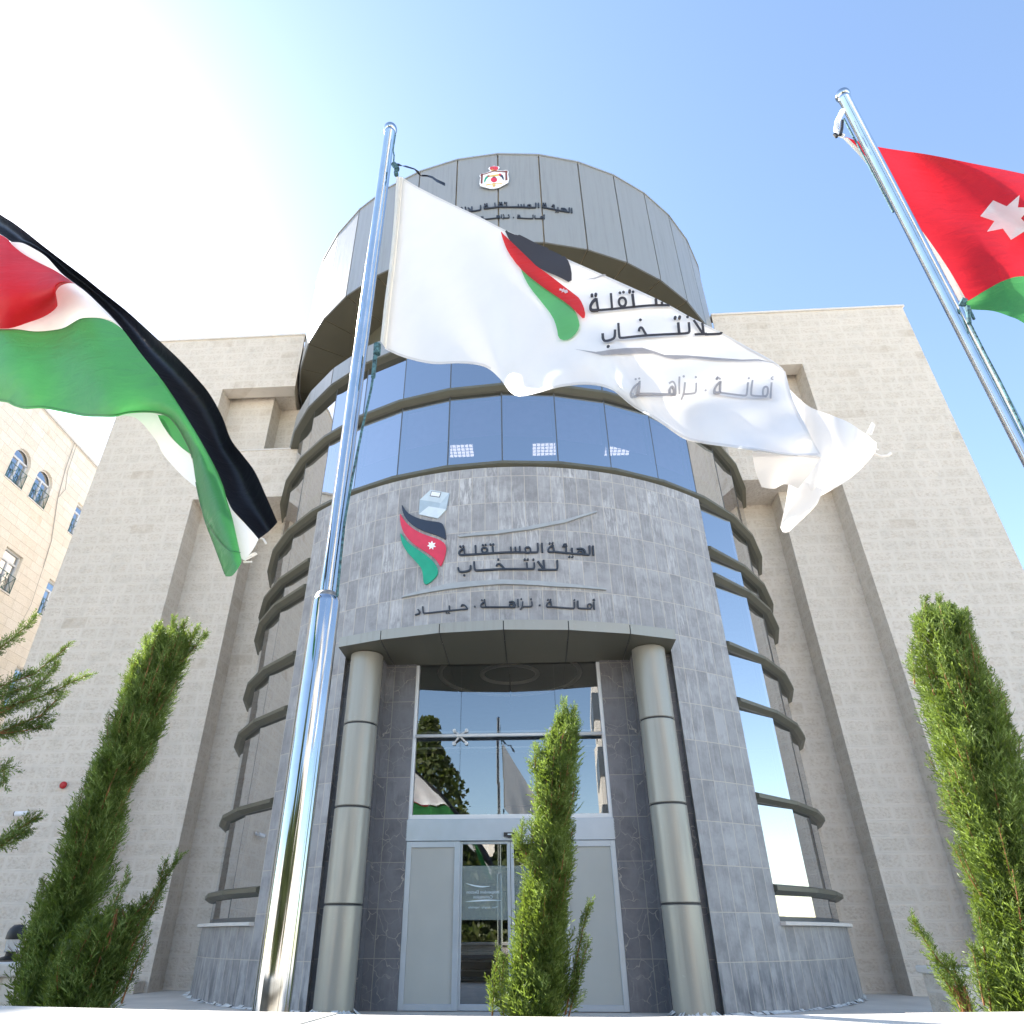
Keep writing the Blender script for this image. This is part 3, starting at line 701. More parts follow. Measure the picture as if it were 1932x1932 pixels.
LINE3D += [('l', [(738,890),(785,876),(812,900),(816,948)]), ('r', [(745,945),(748,915),(780,905),(797,925),(792,950),(765,952)]), ('l', [(816,950),(640,950),(450,949)])] + tehm(450, 949, .85)
LINE3C = [('l', [(540,88),(548,70),(574,74),(602,110)]), ('l', [(602,112),(430,128),(180,157),(170,150),(165,88)]), ('l', [(424,80),(427,124)]), ('d', (398,152)), ('d', (421,150)), ('l', [(118,118),(132,130),(136,158),(92,170)])]
def flat(px, py): th, z = at_cyl(px, py, STONE_R + .03); return th * STONE_R, z
def to_flat(strokes, T):
    r = []
    for k, p in strokes:
        r.append((k, flat(*T(*p))) if k == 'd' else (k, [flat(*T(*q)) for q in p]))
    return r
F1A, F1B, F2 = to_flat(LINE1A, T3), to_flat(LINE1B, T3), to_flat(LINE2, T3)
F3A, F3D, F3C, F3P = to_flat(LINE3A, T3), to_flat(LINE3D, T3), to_flat(LINE3C, T4), to_flat(LINE3P, T3)
def strokes_mesh(strokes, S, w, th, back, f=lambda q: q, dotr=None, m=0, mb=None, step=.07):
    mb = mb or MB(); dotr = dotr or w*.62
    for i, (k, p) in enumerate(strokes):
        t_ = th + .0011 * (i % 9)
        if k == 'd': disc(mb, f(p), dotr, S, t_, m, back)
        else:
            q = [f(x) for x in p]
            ribbon(mb, chaikin(q, 2, k == 'r'), w * (.7 if k == 'h' else 1), S, t_, k == 'r', m, back, step)
    return mb
def S_wall(x, z, off): return W(*cyl(x / STONE_R, STONE_R + off, z))
c0 = W(*cyl(0, STONE_R, 7.2))
sign = empty('wall_sign', c0, -YAW)
tag(sign, 'dark raised Arabic lettering with a black, red and green flag emblem on grey tiles', 'sign')
inv = (Matrix.Translation(c0) @ Matrix.Rotation(-YAW, 4, 'Z')).inverted()
def child(mb, name, mats, parent, inv_, **kw):
    mb.v = [inv_ @ v for v in mb.v]; o = mb.build(name, mats, parent, **kw); return o
for st, w in ((F1A,.033),(F1B,.033),(F2,.033)): child(strokes_mesh(st, S_wall, w, .035, .004), 'lettering', M['letter'], sign, inv)
for st in (F3A, F3D, F3C, F3P[:1], F3P[1:]): child(strokes_mesh(st, S_wall, .0245, .03, .004), 'lettering', M['letter'], sign, inv)
E_ = lambda x, y: (737.2 + x*.1008, 918.1 + y*.1008)
def fl(pts, T): return [flat(*T(*q)) for q in pts]
em_black = chaikin([(205,325),(250,410),(320,490),(400,545),(530,600),(700,640),(900,664),(965,690),(1000,750),(1022,850),(1036,1000),(950,945),(850,905),(650,840),(520,790),(400,715),(300,620),(245,530),(215,430)], 1, True)
em_red = chaikin([(170,490),(220,580),(300,690),(420,790),(550,865),(720,930),(880,980),(980,1035),(1036,1110),(1030,1240),(990,1380),(930,1505),(890,1430),(830,1350),(720,1265),(600,1190),(430,1080),(310,960),(225,830),(178,660)], 1, True)
em_green = chaikin([(178,858),(240,945),(320,1040),(430,1130),(560,1215),(680,1300),(790,1390),(860,1490),(886,1580),(872,1650),(830,1700),(740,1790),(680,1825),(635,1825),(612,1780),(605,1650),(580,1540),(520,1460),(420,1350),(300,1220),(220,1080),(185,950)], 1, True)
for pts, mt in ((em_black,'e_black'),(em_red,'e_red'),(em_green,'e_green')):
    mb = MB(); fill(mb, fl(pts, E_), S_wall, .035, 0, .12, .004); child(mb, 'emblem_stripe', M[mt], sign, inv)
mb = MB(); fill(mb, fl(star7(768,1103,86,46,.1), E_), S_wall, .040, 0, .2, .034); child(mb, 'star', M['e_white'], sign, inv)
mb = MB()
for i, (pts, m) in enumerate((([(745,62),(1095,122),(935,310),(545,248)],0), ([(545,248),(715,275),(710,370),(525,518)],1), ([(715,275),(935,310),(905,402),(710,370)],1), ([(935,310),(1095,122),(1040,425),(905,402)],2), ([(525,518),(710,370),(1040,425),(880,595)],3))):
    fill(mb, fl(pts, E_), S_wall, .035, m, .2, .004)
fill(mb, fl([(765,85),(948,113),(918,208),(733,182)], E_), S_wall, .038, 4, .2); fill(mb, fl([(772,95),(936,119),(910,196),(748,172)], E_), S_wall, .041, 5, .2)
child(mb, 'ballot_box', [M['e_b1'],M['e_b2'],M['e_b3'],M['e_b4'],M['letter'],M['e_white']], sign, inv)
T2 = lambda x, y: (591 + x*.432, 835 + y*.432)
for pts in ([(630,408),(900,376),(1100,337),(1238,299),(1240,304),(1100,350),(950,380),(800,400),(640,413)], [(388,671),(600,614),(830,599),(1050,611),(1280,639),(1280,644),(1050,629),(830,618),(600,639),(388,677)]):
    mb = MB(); fill(mb, fl(pts, T2), S_wall, .045, 0, .1, .004); child(mb, 'swoosh', M['sw'], sign, inv)

# sign and crest on the drum
DP = R_(9.5)
def S_drum(x, z, off):
    th = x / DR; k = math.floor(th / DP); mid = (k + .5) * DP
    r = (DR * math.cos(DP/2)) / math.cos(th - mid) + off + .002
    return W(*cyl(th, r, z))
def drum_flat(px, py):
    r = ray(px, py); th, z = at_cyl(px, py, DR*.998); return th * DR, z
K5 = lambda x, y: (876.3 + x*.1296, 299.1 + y*.1296)
xr, zr = drum_flat(*K5(1560, 800)); xl, zl = drum_flat(*K5(285, 790))
src_r, src_l = F1A[0][1][1], F1B[-3][1][3]
src_l = min(p[0] for k, st in F1B if k != 'd' for p in st)
sc1 = (xr - xl) / (src_r[0] - src_l)
zb = zr
def f_d1(q): return (xr + (q[0]-src_r[0])*sc1, zb + (q[1]-src_r[1])*sc1*1.05)
x2r, _ = drum_flat(*K5(235, 800)); s2r = F2[0][1][1]
def f_d2(q): return (x2r + (q[0]-s2r[0])*sc1, zb + (q[1]-s2r[1])*sc1*1.05)
c1 = W(*cyl(0, DR, 17.2)); dsign = empty('roof_sign', c1, -YAW); dinv = (Matrix.Translation(c1) @ Matrix.Rotation(-YAW, 4, 'Z')).inverted()
tag(dsign, 'two rows of small dark Arabic letters across the metal drum, partly behind the white flag', 'sign')
for st, f in ((F1A, f_d1), (F1B, f_d1), (F2, f_d2)): child(strokes_mesh(st, S_drum, .034, .04, .004, f, step=.1), 'lettering', M['letter'], dsign, dinv)
x3r, z3 = drum_flat(*K5(1160, 895)); s3r = F3A[0][1][1]
x3l, _ = drum_flat(*K5(770, 880)); s3l = min(p[0] for k, st in F3A if k != 'd' for p in st); sc3 = (x3r-x3l)/(s3r[0]-s3l)
f_d3 = lambda q: (x3r + (q[0]-s3r[0])*sc3, z3 + (q[1]-s3r[1])*sc3*1.05)
for st in (F3A, F3D, F3C, F3P[:1], F3P[1:]): child(strokes_mesh(st, S_drum, .025, .03, .004, f_d3, step=.1), 'lettering', M['letter'], dsign, dinv)
xc, zc = drum_flat(*K5(432, 320)); c2 = W(*cyl(xc/DR, DR, zc)); crest = empty('coat_of_arms', c2, -YAW); cinv = (Matrix.Translation(c2) @ Matrix.Rotation(-YAW, 4, 'Z')).inverted()
tag(crest, 'white shield plaque with a crown, red globe and eagle wings high on the metal drum', 'crest')
# flat plaque standing just off the panels
pn = Vector((math.sin(xc/DR), -math.cos(xc/DR), 0)); pt = Vector((math.cos(xc/DR), math.sin(xc/DR), 0))
base_p = cyl(xc/DR, DR, zc)
def S_crest(x, z, off): q = base_p + pt*(x-xc) + Vector((0,0,z-zc)) + pn*(.02+off); return W(*q)
def cf(pts): return [drum_flat(*K5(*q)) for q in pts]
def shape(name, polys, mats, th):
    mb = MB()
    for pts, m in polys: fill(mb, cf(pts), S_crest, th, m, .5, th-.012)
    return child(mb, name, mats, crest, cinv)
shape('shield', [([(432,135),(462,148),(498,146),(512,160),(504,182),(478,200),(560,212),(595,204),(625,206),(645,228),(636,262),(650,330),(640,385),(560,425),(500,455),(430,470),(370,468),(300,450),(235,435),(222,400),(228,345),(238,310),(222,290),(235,268),(265,252),(300,250),(390,208),(362,198),(350,178),(365,158),(400,150)],0)], [M['e_white']], .03)
shape('crown', [([(372,185),(378,160),(432,147),(488,158),(494,185),(470,205),(398,207)],0), ([(390,180),(404,166),(418,182)],1), ([(428,178),(436,164),(448,180)],1), ([(460,180),(472,168),(484,184)],1), ([(388,208),(392,196),(474,196),(478,208)],2)], [M['e_red'],M['gold'],M['gold']], .04)
shape('mantle', [([(432,208),(478,214),(560,222),(594,216),(628,216),(630,238),(622,250),(628,350),(598,358),(596,240),(540,232),(432,222)],0), ([(432,208),(432,222),(300,268),(272,272),(266,400),(240,402),(246,300),(236,286),(250,262),(300,258)],0)], [M['brown']], .04)
shape('wing', [([(365,278),(335,285),(305,320),(290,360),(293,388),(306,372),(320,338),(345,310),(368,296)],0), ([(365,276),(345,280),(330,300),(352,306),(368,296)],1), ([(500,260),(530,258),(560,285),(575,320),(572,352),(556,335),(540,305),(505,285)],2), ([(500,258),(522,252),(540,268),(525,288),(504,284)],1), ([(366,284),(432,272),(502,262),(504,282),(440,296),(368,300)],3)], [M['e_green'],M['e_red'],M['e_black'],M['gold']], .04)
shape('globe', [([(432+46*math.cos(a), 345+34*math.sin(a)) for a in [math.pi*2*i/16 for i in range(16)]],0), ([(412,312),(432,298),(455,310),(470,322),(400,324)],1)], [M['e_red'],M['e_black']], .044)
shape('ribbon', [([(310,418),(345,410),(400,402),(432,392),(470,400),(520,396),(555,388),(552,398),(500,408),(432,404),(360,418),(318,428)],0), (star7(432,428,26,13),0)], [M['gold']], .04)

# ------------------------------------------------------------------ small things on the left wing
def facing(px, py, yl=P1): s, y, z = at_local(px, py, yl); return s, y, z
s, y, z = facing(122, 1482); al = empty('alarm_sounder', W(s, y, z), -YAW); tag(al, 'small round red alarm beacon on the left limestone wall', 'alarm')
mb = MB(); mb.tube([(0,0,0),(0,-.035,0)], [.055,.055], 20); o = mb.build('base', M['coping'], al)
mb = MB(); mb.tube([(0,-.036,0),(0,-.07,0),(0,-.095,0),(0,-.102,0)], [.075,.075,.055,.02], 24); smooth_angle(mb.build('dome', M['redplastic'], al), 50)
s, y, z = facing(45, 1534); cc = empty('security_camera', W(s, y, z), -YAW); tag(cc, 'small white bullet security camera low on the left limestone wall', 'camera')
mb = MB(); mb.tube([(.08,0,-.0),(.08,-.03,0)], [.045,.045], 16); mb.tube([(.08,-.03,0),(.08,-.09,-.02)], .018, 10); mb.build('bracket', M['e_white'], cc)
mb = MB(); mb.tube([(.14,-.10,-.02),(-.08,-.16,-.035)], [.045,.048], 18); mb.build('housing', M['e_white'], cc)
mb = MB(); mb.tube([(-.081,-.161,-.035),(-.095,-.165,-.036)], [.049,.046], 18); mb.build('lens', M['black'], cc)

# ------------------------------------------------------------------ the beige building on the left
A2 = R_(2.56); OB = Vector((math.cos(A2), -math.sin(A2), 0)) * -18
LB = empty('apartment_block', OB, -A2); tag(LB, 'cream stone block with arched windows and green railings behind the left wing', 'building')
cols = [(14.9,15.82,0),(16.3,17.22,0),(19.14,20.06,1),(20.5,21.43,1),(23.08,24.0,0),(26.2,27.1,0)]
rowz = [(.8,2.25),(4.3,5.75),(7.78,9.22),(11.28,12.73),(14.83,16.25)]
HT = 18.2; DEP = .16
ts = sorted({10.0, 34.0, *[c[0] for c in cols], *[c[1] for c in cols]}); zs = sorted({0.0, HT, *[r[0] for r in rowz], *[r[1] for r in rowz]})
mb = MB()
def isopen(t, z): return any(a < t < b for a, b, _ in cols) and any(a < z < b for a, b in rowz)
for i in range(len(ts)-1):
    for j in range(len(zs)-1):
        t0, t1, z0, z1 = ts[i], ts[i+1], zs[j], zs[j+1]
        if not isopen((t0+t1)/2, (z0+z1)/2): mb.quad((0,t0,z0),(0,t1,z0),(0,t1,z1),(0,t0,z1))
mb.quad((0,10,0),(-9,10,0),(-9,10,HT),(0,10,HT)); mb.quad((-9,10,HT),(-9,34,HT),(0,34,HT),(0,10,HT)); mb.quad((0,34,0),(-9,34,0),(-9,34,HT),(0,34,HT))
for a, b, arch in cols:
    for z0, z1 in rowz:
        ar = arch and z0 > 14
        zsp = z1 - .46 if ar else z1
        mb.quad((0,a,z0),(-DEP,a,z0),(-DEP,a,zsp),(0,a,zsp)); mb.quad((0,b,z0),(-DEP,b,z0),(-DEP,b,zsp),(0,b,zsp)); mb.quad((0,a,z0),(0,b,z0),(-DEP,b,z0),(-DEP,a,z0))
        if ar:
            n = 16; c = (a+b)/2; r = (b-a)/2
            P = [(c - r*math.cos(math.pi*i/n), zsp + .46*math.sin(math.pi*i/n)) for i in range(n+1)]
            for i in range(n):
                mb.quad((0,*P[i]),(0,*P[i+1]),(-DEP,*P[i+1]),(-DEP,*P[i])); mb.quad((0,P[i][0],P[i][1]),(0,P[i+1][0],P[i+1][1]),(0,P[i+1][0],z1),(0,P[i][0],z1))
        else: mb.quad((0,a,z1),(0,b,z1),(-DEP,b,z1),(-DEP,a,z1))
mb.build('wall', M['stone_b'], LB)
mb = MB(); mb.box(-.3,.06,10,34,HT-.0,HT+.09); mb.build('parapet_coping', M['coping'], LB)
mb = MB(); mb.tube([(.09,10,HT-.06),(.09,34,HT-.06)], .015, 6); mb.tube([(.05,21.6,HT-.05),(.03,21.7,16.9),(.03,21.9,15.6),(.03,22.4,14.0),(.03,22.5,12.9)], .014, 6); mb.tube([(.05,21.75,HT-.05),(.03,21.85,16.9),(.03,22.1,16.2),(.03,21.9,15.7)], .01, 6); mb.tube([(.03,22.5,12.9),(.03,22.6,11.4),(.03,22.3,9.6)], .006, 5)
mb.build('cable', M['wire'], LB)
for a, b, arch in cols:
    for z0, z1 in rowz:
        if z0 < 3: continue
        ar = arch and z0 > 14; zsp = z1-.46 if ar else z1
        zt = zsp if ar else z1-.42
        mb = MB(); x0, x1 = -DEP-.01, -DEP+.05; w = .055
        mb.box(x0,x1,a,a+w,z0,zt); mb.box(x0,x1,b-w,b,z0,zt); mb.box(x0,x1,a+w,b-w,z0,z0+w); mb.box(x0,x1,a,b,zt,zt+.07); cmid = (a+b)/2; mb.box(x0,x1,cmid-.035,cmid+.035,z0+w,zt)
        if not ar: mb.box(x0,x1,a,a+w,zt+.07,z1); mb.box(x0,x1,b-w,b,zt+.07,z1); mb.box(x0,x1,a+w,b-w,z1-w,z1)
        else:
            n = 16; c = (a+b)/2; r = (b-a)/2
            for i in range(n):
                q = []
                for k in (i, i+1):
                    an = math.pi*k/n
                    q.append(((x1, c-r*math.cos(an), zsp+.46*math.sin(an)), (x1, c-(r-w)*math.cos(an), zsp+(.46-w)*math.sin(an))))
                mb.quad(q[0][0], q[1][0], q[1][1], q[0][1])
        win = mb.build('window', M['frame_w'], LB)
        mb = MB(); mb.quad((x0+.02,a,z0),(x0+.02,b,z0),(x0+.02,b,z1),(x0+.02,a,z1)); mb.build('pane', M['glass'], win)
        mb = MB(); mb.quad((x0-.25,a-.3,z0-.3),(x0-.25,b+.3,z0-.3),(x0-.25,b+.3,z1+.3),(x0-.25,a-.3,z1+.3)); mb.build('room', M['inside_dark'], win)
        mb = MB(); xr_ = .02; zt2 = z0+.62; r = .013
        for zz in (z0+.04, zt2): mb.tube([(xr_,a,zz),(xr_,b,zz)], r, 6)
        for t0, t1 in ((a, (a+b)/2), ((a+b)/2, b)):
            mb.tube([(xr_,t0,z0+.04),(xr_,t1,zt2)], r*.8, 6); mb.tube([(xr_,t1,z0+.04),(xr_,t0,zt2)], r*.8, 6)
        for t0 in (a+.01, (a+b)/2, b-.01): mb.tube([(xr_,t0,z0),(xr_,t0,zt2)], r, 6)
        mb.build('railing', M['railing'], win)
        mb = MB(); mb.box(-.02,.03,a-.03,b+.03,z0-.05,z0-.004); mb.build('sill', M['coping'], win)

# ------------------------------------------------------------------ planter in front: wall, soil
PZ = 0.80
lpx = [(-420,1884),(-200,1891),(0,1898),(240,1904),(486,1909),(800,1914),(1170,1917),(1460,1912.5),(1932,1907.5),(2250,1903)]
back = []
for x, y in lpx:
    r = ray(x, y); t = (PZ - EYE) / r.z; P = ORG + r*t; back.append(Vector((P.x, P.y, 0)))
cp = []
for i in range(len(back)-1):
    for k in range(6): cp.append(back[i].lerp(back[i+1], k/6))
cp.append(back[-1])
def planter(name, cp, label):
    root = empty(name, cp[len(cp)//2]); tag(root, label, 'wall'); iv = Matrix.Translation(-cp[len(cp)//2])
    prof = [(0,PZ-.07),(0,PZ-.012),(.012,PZ),(.335,PZ),(.355,PZ-.008),(.366,PZ-.03),(.36,PZ-.055),(.345,PZ-.07)]
    def pp(i, q):
        t = (cp[min(i+1,len(cp)-1)] - cp[max(i-1,0)]).normalized(); n = Vector((t.y,-t.x,0)); return cp[i] + n*q[0] + Vector((0,0,q[1]))
    for k in range(0, len(cp)-1, 9):                             # coping stones with open joints between them
        k1 = min(k+9, len(cp)-1); mb = MB(); lift = rnd.uniform(-.002,.002)
        for i in range(k, k1):
            A = [pp(i,q) for q in prof]; C_ = [pp(i+1,q) for q in prof]
            if i == k: A = [p.lerp(q, .02) for p, q in zip(A, C_)]
            if i == k1-1: C_ = [q.lerp(p, .02) for p, q in zip(A, C_)]
            for j in range(len(prof)):
                j2 = (j+1) % len(prof); mb.quad(A[j], A[j2], C_[j2], C_[j])
            if i == k: mb.poly(A)
            if i == k1-1: mb.poly(C_)
        mb.v = [v + Vector((0,0,lift)) for v in mb.v]
        o = child(mb, 'coping', M['ledge'], root, iv, weld=True); smooth_angle(o, 40)
    mb = MB()
    for i in range(len(cp)-1):
        for a, b in (((.03,PZ-.07),(.03,0)),((.30,0),(.30,PZ-.07))): mb.quad(pp(i,a), pp(i,b), pp(i+1,b), pp(i+1,a))
    child(mb, 'wall', M['stone_b'], root, iv)
    return root
planter('planter_wall', cp, 'low sunlit planter wall with a smooth white stone coping along the bottom edge')
mb = MB()
for i in range(len(cp)-1): mb.quad(cp[i]+Vector((0,.02,.5)), cp[i+1]+Vector((0,.02,.5)), Vector((cp[i+1].x*2.2, 5.5, .5)), Vector((cp[i].x*2.2, 5.5, .5)))
tag(mb.build('planting_bed', M['soil']), kind='structure')

# ------------------------------------------------------------------ flagpoles
POLE_D = 3.2
def pole_xy(px, py):
    P = at_d(px, py, POLE_D); return Vector((P.x, P.y, 0))
pl = pole_xy(738, 232); pr = pole_xy(1588, 176); pt3 = pl - (pr - pl)
def flagpole(base, top, joint, label, group='polished steel flagpoles in a row'):
    r = empty('flagpole', base + Vector((0,0,.5))); tag(r, label, 'flagpole', group); z = lambda h: h - .5
    mb = MB(); mb.lathe([(.0725,z(.5)),(.0725,z(joint-.03)),(.070,z(joint-.012)),(.062,z(joint))], 48); smooth_angle(mb.build('lower_tube', M['chrome'], r), 50)
    mb = MB(); mb.lathe([(.063,z(joint-.004)),(.060,z(joint+.012)),(.052,z(joint+.024)),(.0455,z(joint+.03))], 40); smooth_angle(mb.build('weld_collar', M['weld'], r), 60)
    mb = MB(); mb.lathe([(.045,z(joint)),(.045,z(top-.13)),(.047,z(top-.128)),(.047,z(top-.10)),(.030,z(top-.098)),(0.0,z(top-.098))], 48); smooth_angle(mb.build('upper_tube', M['chrome'], r), 50)
    mb = MB(); R0 = .058
    mb.lathe([(R0*math.sin(a), z(top-.058)-R0*math.cos(a)) for a in [math.pi*i/20 for i in range(21)]], 40); mb.build('finial', M['chrome'], r, True)
    mb = MB(); mb.lathe([(.12,z(.5)),(.12,z(.515)),(.074,z(.516))], 32); mb.build('base_plate', M['weld'], r)
    return r
fp1 = flagpole(pl, 6.90, 2.45, 'polished steel flagpole left of the entrance carrying the white flag')
fp2 = flagpole(pr, 6.98, 2.45, 'polished steel flagpole at the right edge carrying the red flag')
fp3 = flagpole(pt3, 6.95, 2.45, 'polished steel flagpole just outside the left edge carrying the striped flag')
def rope(mb, pts, d, r=.0075):
    P = [at_d(x, y, d) for x, y in pts]; mb.tube(P, r, 8)
def pchild(mb, name, mat, root, **kw):
    iv = Matrix.Translation(-root.location); return child(mb, name, mat, root, iv, **kw)
X5 = lambda x, y: (681.6 + x*.0936, 208.6 + y*.0936)
mb = MB(); rope(mb, [(712,660),(700,735),(682,815),(664,905),(650,985),(641,1070),(636,1125)], 3.16); pchild(mb, 'halyard', M['rope'], fp1)
mb = MB(); rope(mb, [X5(690,480),X5(640,800),X5(662,900),X5(650,1060),X5(700,1150),X5(705,1310)], 3.14, .006); rope(mb, [X5(650,1080),X5(690,1120),X5(715,1160),X5(718,1190)], 3.12, .022); rope(mb, [X5(700,1240),X5(708,1300)], 3.12, .018); pchild(mb, 'halyard', M['rope'], fp1)
mb = MB(); rope(mb, [(712,650),(711,668)], 3.12, .024); rope(mb, [(708,672),(704,712)], 3.12, .014); pchild(mb, 'knot', M['rope'], fp1)
mb = MB()
st = [X5(660,1075),X5(760,1095),X5(830,1115),X5(900,1127),X5(1070,1178),X5(1150,1250),X5(1210,1310),X5(1330,1315),X5(1430,1345),X5(1520,1410),X5(1690,1490)]
for i in range(len(st)-1):
    hw = [1.6,2.6,.6,1.9,1.4,3.4,1.8,1.6,2.4,2.8,3.0]
    a, b = st[i], st[i+1]
    mb.quad(at_d(a[0],a[1]-hw[i],3.1+.03*math.sin(i)), at_d(b[0],b[1]-hw[i+1],3.1+.03*math.sin(i+1)), at_d(b[0],b[1]+hw[i+1],3.1+.03*math.cos(i+1)), at_d(a[0],a[1]+hw[i],3.1+.03*math.cos(i)))
pchild(mb, 'torn_strap', M['c_black'], fp1)
X7 = lambda x, y: (1515 + x*.396, 139 + y*.396)
mb = MB(); rope(mb, [X7(195,215),X7(245,310),X7(310,430),X7(430,660)], 3.26, .007); pchild(mb, 'halyard', M['rope'], fp2)
mb = MB(); rope(mb, [X7(770,1090),X7(790,1180),X7(870,1340),X7(940,1470),X7(1030,1660),X7(1150,1900),X7(1400,2400)], 3.12); pchild(mb, 'halyard', M['rope'], fp2)
mb = MB(); rope(mb, [X7(190,175),X7(165,225),X7(158,265),X7(172,290)], 3.1, .020); rope(mb, [X7(160,285),X7(195,298)], 3.08, .016); pchild(mb, 'snap_hook', M['e_white'], fp2)
mb = MB(); rope(mb, [X7(188,225),X7(185,262),X7(178,292)], 3.06, .012); rope(mb, [X7(150,288),X7(162,300)], 3.06, .014); pchild(mb, 'clip', M['black'], fp2)
mb = MB(); rope(mb, [X7(750,1085),X7(775,1092)], 3.1, .026); rope(mb, [X7(785,1110),X7(792,1190)], 3.1, .013); rope(mb, [X7(790,1115),X7(815,1170)], 3.1, .008); pchild(mb, 'knot', M['rope'], fp2)

# ------------------------------------------------------------------ flags
def crv(pts, n):
    P = [Vector((x, y)) for x, y in pts]
    if len(P) > 2:
        Q = []
        for i in range(len(P)-1):
            p0 = P[max(i-1,0)]; p1 = P[i]; p2 = P[i+1]; p3 = P[min(i+2,len(P)-1)]
            for k in range(10):
                t = k/10; Q.append(.5*((2*p1)+(p2-p0)*t+(2*p0-5*p1+4*p2-p3)*t*t+(3*p1-p0-3*p2+p3)*t**3))
        Q.append(P[-1]); P = Q
    L_ = [0]
    for i in range(len(P)-1): L_.append(L_[-1] + (P[i+1]-P[i]).length)
    out = []; j = 0
    for k in range(n+1):
        s = L_[-1]*k/n
        while j < len(P)-2 and L_[j+1] < s: j += 1
        out.append(P[j].lerp(P[j+1], (s-L_[j])/max(1e-9, L_[j+1]-L_[j])))
    return out
def sheet(top, bot, left, right, dfun, nu=90, nv=36):
    T_, B_, L_, R2 = crv(top, nu), crv(bot, nu), crv(left, nv), crv(right, nv); mb = MB(); idx = {}
    for j in range(nv+1):
        for i in range(nu+1):
            u, v = i/nu, j/nv
            p = (1-v)*T_[i]+v*B_[i]+(1-u)*L_[j]+u*R2[j]-((1-u)*(1-v)*T_[0]+u*(1-v)*T_[-1]+(1-u)*v*B_[0]+u*v*B_[-1])
            mb.v.append(at_d(p.x, p.y, dfun(u, v)))
    for j in range(nv):
        for i in range(nu):
            a = j*(nu+1)+i; mb.f.append((a, a+nu+1, a+nu+2, a+1)); mb.m.append(0); mb.uv.append(None)
    return mb
def bvh(mb): return BVHTree.FromPolygons([tuple(v) for v in mb.v], mb.f)
def S_on(bv, T=None):
    def S(x, y, off):
        r = ray(x, y).normalized(); h = bv.ray_cast(ORG, r)
        if h[0] is None: return None
        n = h[1] if h[1].dot(r) < 0 else -h[1]
        return h[0] + n * off
    return S
def sst(x, a, b): t = max(0, min(1, (x-a)/(b-a))); return t*t*(3-2*t)
C8 = lambda pts: [(682 + x*.54, 313 + y*.54) for x, y in pts]
C3 = lambda pts: [(x*.396, 347.8 + y*.396) for x, y in pts]
C7 = lambda pts: [X7(*p) for p in pts]
# white flag
def softp(x): return x if x > 30 else math.log1p(math.exp(x))
def f_white(x): return -1.75*x + 1.4*.05*softp((x-.24)/.05)
def d_white(u, v):
    k = min(1, u*6)
    d = POLE_D - .04 + f_white(u - .36*v) - f_white(-.36*v)
    d += .040*k*math.sin(2*math.pi*(2.2*u + .7*v) + .6)*sst(u, .3, .6)*(.5 + v) + .05*k*math.sin(2*math.pi*(4.3*u - 1.0*v))*v*v
    d += .016*k*math.sin(2*math.pi*(6.0*u + 2.6*v))*sst(u, .25, .6)
    return d
wt = C8([(140,38),(200,75),(300,125),(400,172),(497,222),(600,268),(700,318),(800,362),(920,415),(1050,475),(1150,530),(1260,585),(1350,635),(1440,685),(1480,720)])
wb = C8([(82,640),(150,670),(250,692),(350,690),(430,702),(480,740),(520,790),(555,806),(610,796),(700,772),(800,765),(880,785),(950,840),(1040,895),(1120,950),(1180,968),(1300,985),(1400,1000),(1500,1015),(1608,1015)])
wl = C8([(140,38),(128,200),(115,340),(96,500),(82,640)]); wr = C8([(1480,720),(1510,825),(1560,925),(1608,1015)])
wroot_p = at_d(752, 335, 3.16); wflag = empty('white_flag', wroot_p); tag(wflag, 'white flag with Arabic lettering and a black, red and green emblem blowing before the tower', 'flag'); wiv = Matrix.Translation(-wroot_p)
wm = sheet(wt, wb, wl, wr, d_white, 120, 48); wbv = bvh(wm); SW = S_on(wbv)
def deep(mb): return child(mb, *deep.a, smooth=True)
child(wm, 'cloth', M['c_white'], wflag, wiv, smooth=True)
sl_ = sheet(C8([(122,36),(143,39)]), C8([(66,612),(86,640)]), C8([(122,36),(112,200),(98,340),(80,480),(66,612)]), C8([(143,39),(131,200),(118,340),(99,500),(86,640)]), lambda u, v: POLE_D-.06-.03*math.sin(math.pi*u), 8, 40)
child(sl_, 'sleeve', M['c_sleeve'], wflag, wiv, smooth=True)
ta = sheet(C8([(1485,770),(1560,838),(1640,870),(1700,895),(1760,935),(1800,968)]), C8([(1500,1120),(1560,1168),(1610,1150),(1690,1105)]), C8([(1485,770),(1490,900),(1490,1000),(1500,1120)]), C8([(1800,968),(1795,1000),(1745,1058),(1690,1105)]),
    lambda u, v: 2.41 - .09*v*(1-u) + sst(u, 0, .3)*(.05*math.sin(6.0*u + 3*v) + .025*math.sin(14*u - 2*v)), 40, 30)
child(ta, 'cloth_tail', M['c_white'], wflag, wiv, smooth=True)
tb = sheet(C8([(1365,998),(1480,1010),(1606,1016)]), C8([(1398,1122),(1440,1128),(1480,1112),(1525,1128)]), C8([(1365,998),(1375,1060),(1398,1122)]), C8([(1606,1016),(1570,1070),(1525,1128)]), lambda u, v: 2.02 - .04*u + .24*v + .04*math.sin(5*u + 4*v)*v*(1-v), 30, 20)
child(tb, 'cloth_tail', M['c_white'], wflag, wiv, smooth=True)
tc = sheet(C8([(1492,1112),(1550,1108),(1612,1130)]), C8([(1463,1262),(1475,1281),(1494,1278)]), C8([(1492,1112),(1480,1190),(1463,1262)]), C8([(1612,1130),(1592,1180),(1550,1225),(1494,1278)]), lambda u, v: 2.27 + .04*u + .03*math.sin(4*u + 2*v), 20, 24)
child(tc, 'cloth_tail', M['c_white'], wflag, wiv, smooth=True)
mb = MB()
